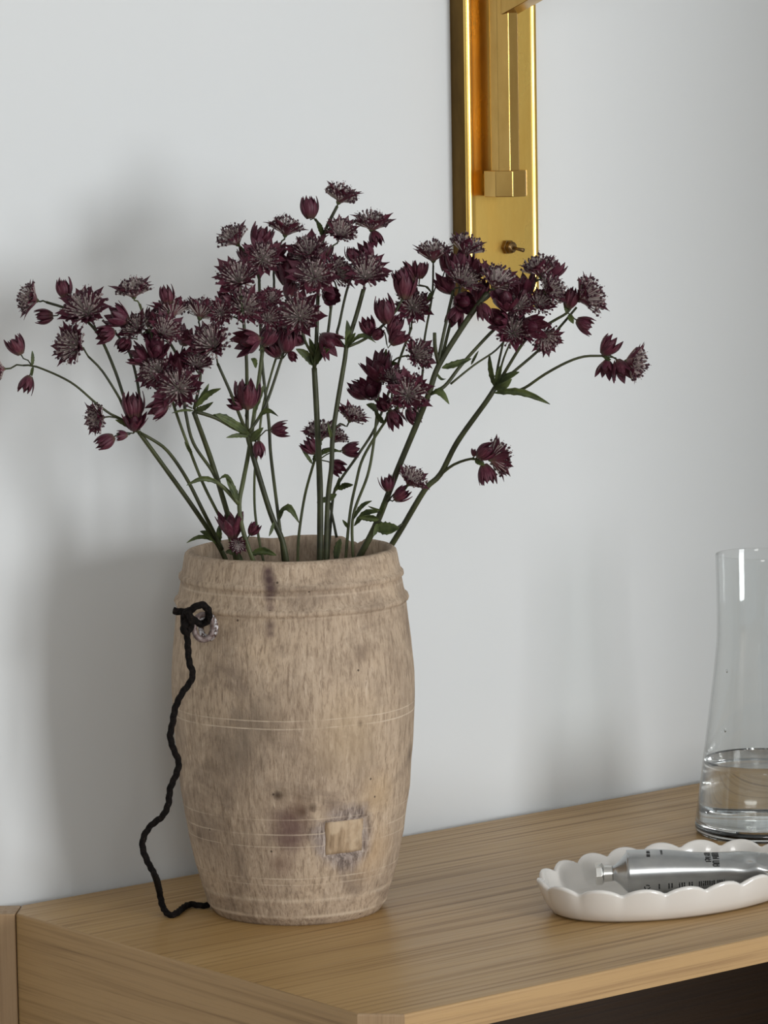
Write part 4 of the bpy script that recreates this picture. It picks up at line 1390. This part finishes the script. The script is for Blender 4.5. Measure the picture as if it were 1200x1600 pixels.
   (O_, 843, 421, 1, 29, (-.2, .95, .3), (833, 442, 1)), (O_, 862, 452, 1.6, 30, (.8, .4, .4), (835, 455, 1.1)), (B_, 790, 466, 2.4, 20, (-.1, .7, .6), (797, 490, 1.3)), (O_, 812, 476, 2, 24, (.1, .45, .8), (805, 490, 1.3)), (O_, 843, 474, 1.6, 25, (.3, .5, .7), (815, 482, 1.2)), (O_, 803, 517, 2, 31, (.1, .35, .85), (798, 530, 1.5)), (B_, 868, 420, .6, 15, (.5, .8, .2), (838, 440, 1)),
   (B_, 605, 755, 3, 12, (-.15, 1, .2), (604, 778, 2.5)), (B_, 626, 772, 3, 13, (.75, .65, .3), (606, 784, 2.4)), (O_, 643, 750, 3.2, 25, (.5, .7, .45), (606, 784, 2.4)), (B_, 698, 443, 1.6, 17, (-.4, .6, .4), (704, 480, 2.4)), (B_, 750, 455, 1.6, 18, (.2, .7, .4), (735, 490, 3)), (B_, 745, 420, 1.6, 16, (.3, .9, .2), (728, 450, 1.6)), (B_, 820, 445, .6, 18, (-.2, .9, .3), (822, 458, 1.1)), (B_, 780, 500, 2.6, 16, (-.4, .1, .7), (786, 510, 1.5)), (B_, 830, 510, 2, 18, (.5, -.1, .6), (805, 500, 1.4))],
  leaves=[((672, 616, 3), (702, 632, 3.6), 9, .28), ((690, 575, 3), (737, 561, 3), 8, -.05), ((680, 578, 3), (697, 592, 3.4), 3, -.3), ((598, 798, 2), (575, 790, 2.6), 3, 0), ((588, 822, 2), (624, 826, 2.6), 15, -.12), ((596, 805, 2), (604, 775, 2.4), 5, 0), ((592, 812, 2), (560, 808, 2.6), 9, .1), ((678, 455, 1), (668, 470, 1.2), 5, 0), ((590, 818, 2), (583, 838, 2.6), 6, 0)]),
 dict(label='rightmost flower stem, leaning far right with long arching side branches', thick=5.0, mat='stalk',
  main=[(580, 905, -1.6), (604, 864, -2), (628, 825, -1.5), (664, 765, -1), (688, 741, -1), (715, 690, -.5), (760, 627, 0), (774, 605, 0)],
  br=[(2.0, [(775, 604, 0), (777, 578, .2), (784, 545, .5), (792, 512, .6), (800, 495, .6)]), (2.6, [(776, 604, 0), (792, 576, .2), (824, 528, .5), (862, 503, .8), (886, 489, 1), (896, 476, 1)]), (2.4, [(777, 604, 0), (800, 583, 0), (844, 545, -.2), (880, 505, 0), (901, 480, 0)]),
      (2.4, [(776, 606, 0), (800, 612, .3), (820, 606, .6), (851, 585, 1), (886, 566, 1.2), (913, 557, 1.2), (941, 556, 1.2)]), (2.4, [(684, 745, -1), (709, 726, -.5), (736, 717, 0), (752, 720, .2)]), (2.0, [(634, 815, -1.5), (618, 826, -1), (606, 832, -.6)]), (1.8, [(776, 602, 0), (787, 560, .6), (800, 530, .8)])],
  heads=[(O_, 916, 463, 1.2, 35, (.8, .35, .35), (896, 476, 1)), (B_, 914, 507, 1.2, 14, (.8, -.45, .2), (888, 490, 1)), (O_, 853, 527, .6, 26, (.3, -.5, .6), (824, 530, .5)), (O_, 989, 567, 1.4, 29, (.9, -.15, .2), (941, 556, 1.2)), (B_, 952, 541, 1.4, 16, (.5, .65, .3), (940, 556, 1.2)), (B_, 947, 575, 1.4, 13, (-.1, -.85, .4), (941, 557, 1.2)), (B_, 971, 577, 1.6, 16, (.4, -.85, .3), (950, 558, 1.2)),
   (O_, 776, 715, .4, 31, (.8, .15, -.35), (752, 720, .2)), (B_, 760, 741, .4, 16, (.25, -1, .2), (742, 720, .1)), (B_, 741, 707, .2, 6, (.1, 1, 0), (738, 717, 0)), (B_, 760, 706, .8, 16, (.7, .45, .4), (742, 718, .1)), (B_, 893, 465, 1.4, 16, (.2, .8, .3), (890, 486, 1))],
  leaves=[((772, 614, .2), (860, 631, 1), 8, .12), ((774, 606, .3), (766, 553, .5), 7, 0), ((774, 608, .4), (812, 582, .8), 10, .05), ((773, 608, .5), (800, 592, 1), 9, -.1), ((776, 600, .4), (784, 570, .6), 7, 0), ((886, 490, 1), (880, 470, 1.2), 5, 0), ((888, 492, 1), (896, 506, 1.4), 6, 0), ((943, 556, 1.2), (955, 562, 1.6), 5, 0), ((742, 720, .1), (758, 727, .6), 5, 0), ((736, 570, 1), (748, 548, 1), 3, 0)]),
]

SCL = 0.5 * PXM * 1.0
for sd in STEMS:
    mn = [at(*q) for q in sd['main']]
    # carry the stalk on down inside the vase
    d = (mn[0] - mn[1]).normalized()
    foot = mn[0] + d * 0.13
    h = foot - VASE
    rr = math.hypot(h.x, h.y)
    if rr > 0.042:
        foot = VASE + Vector((h.x * 0.042 / rr, h.y * 0.042 / rr, h.z))
    foot.z = max(foot.z, VASE.z + 0.06)
    pts3 = [foot] + mn
    root = tag(empty('flower_stem', foot), sd['label'], 'flower', 'dark red masterwort stems in the wooden vase')
    sb = MB()
    sp = spline(pts3, 0.004)
    r0 = sd['thick'] * PXM * 1.1
    N = len(sp)
    sb.tube(sp, [r0 * (1.0 - 0.28 * i / N) * (1 + 0.04 * noise.noise(p * 90)) for i, p in enumerate(sp)], 9)
    for th, pts in sd['br']:
        bp_ = spline([at(*q) for q in pts], 0.004)
        n_ = len(bp_)
        sb.tube(bp_, [th * PXM * (1.0 - 0.25 * i / n_) for i in range(n_)], 8)
    base = foot
    for kind, px, py, w, r, axis, node in sd['heads']:
        fn = open_flower if kind == O_ else bud
        org, ax_ = fn(root, base, px, py, w, r, axis)
        nd = at(*node)
        L = (org - nd).length
        pr = (1.35 if kind == O_ else 1.05) * PXM
        if L > 0.001:
            up_ = Vector((0, 0, 1))
            c1 = nd + (org - nd) * 0.35 + up_ * 0.10 * L
            c2 = org - ax_ * min(0.3 * L, 0.012)
            sb.tube(spline([nd, c1, c2, org + ax_ * 0.0006], 0.003), pr, 7)
    for k, (q0, q1, wd, sag) in enumerate(sd['leaves']):
        leaf(root, base, at(*q0), at(*q1), wd * PXM, sag)
    # little leaf tufts where the side branches leave
    st = sb.build('stalk', M[sd['mat']], root, base)
bpy.context.view_layer.update()
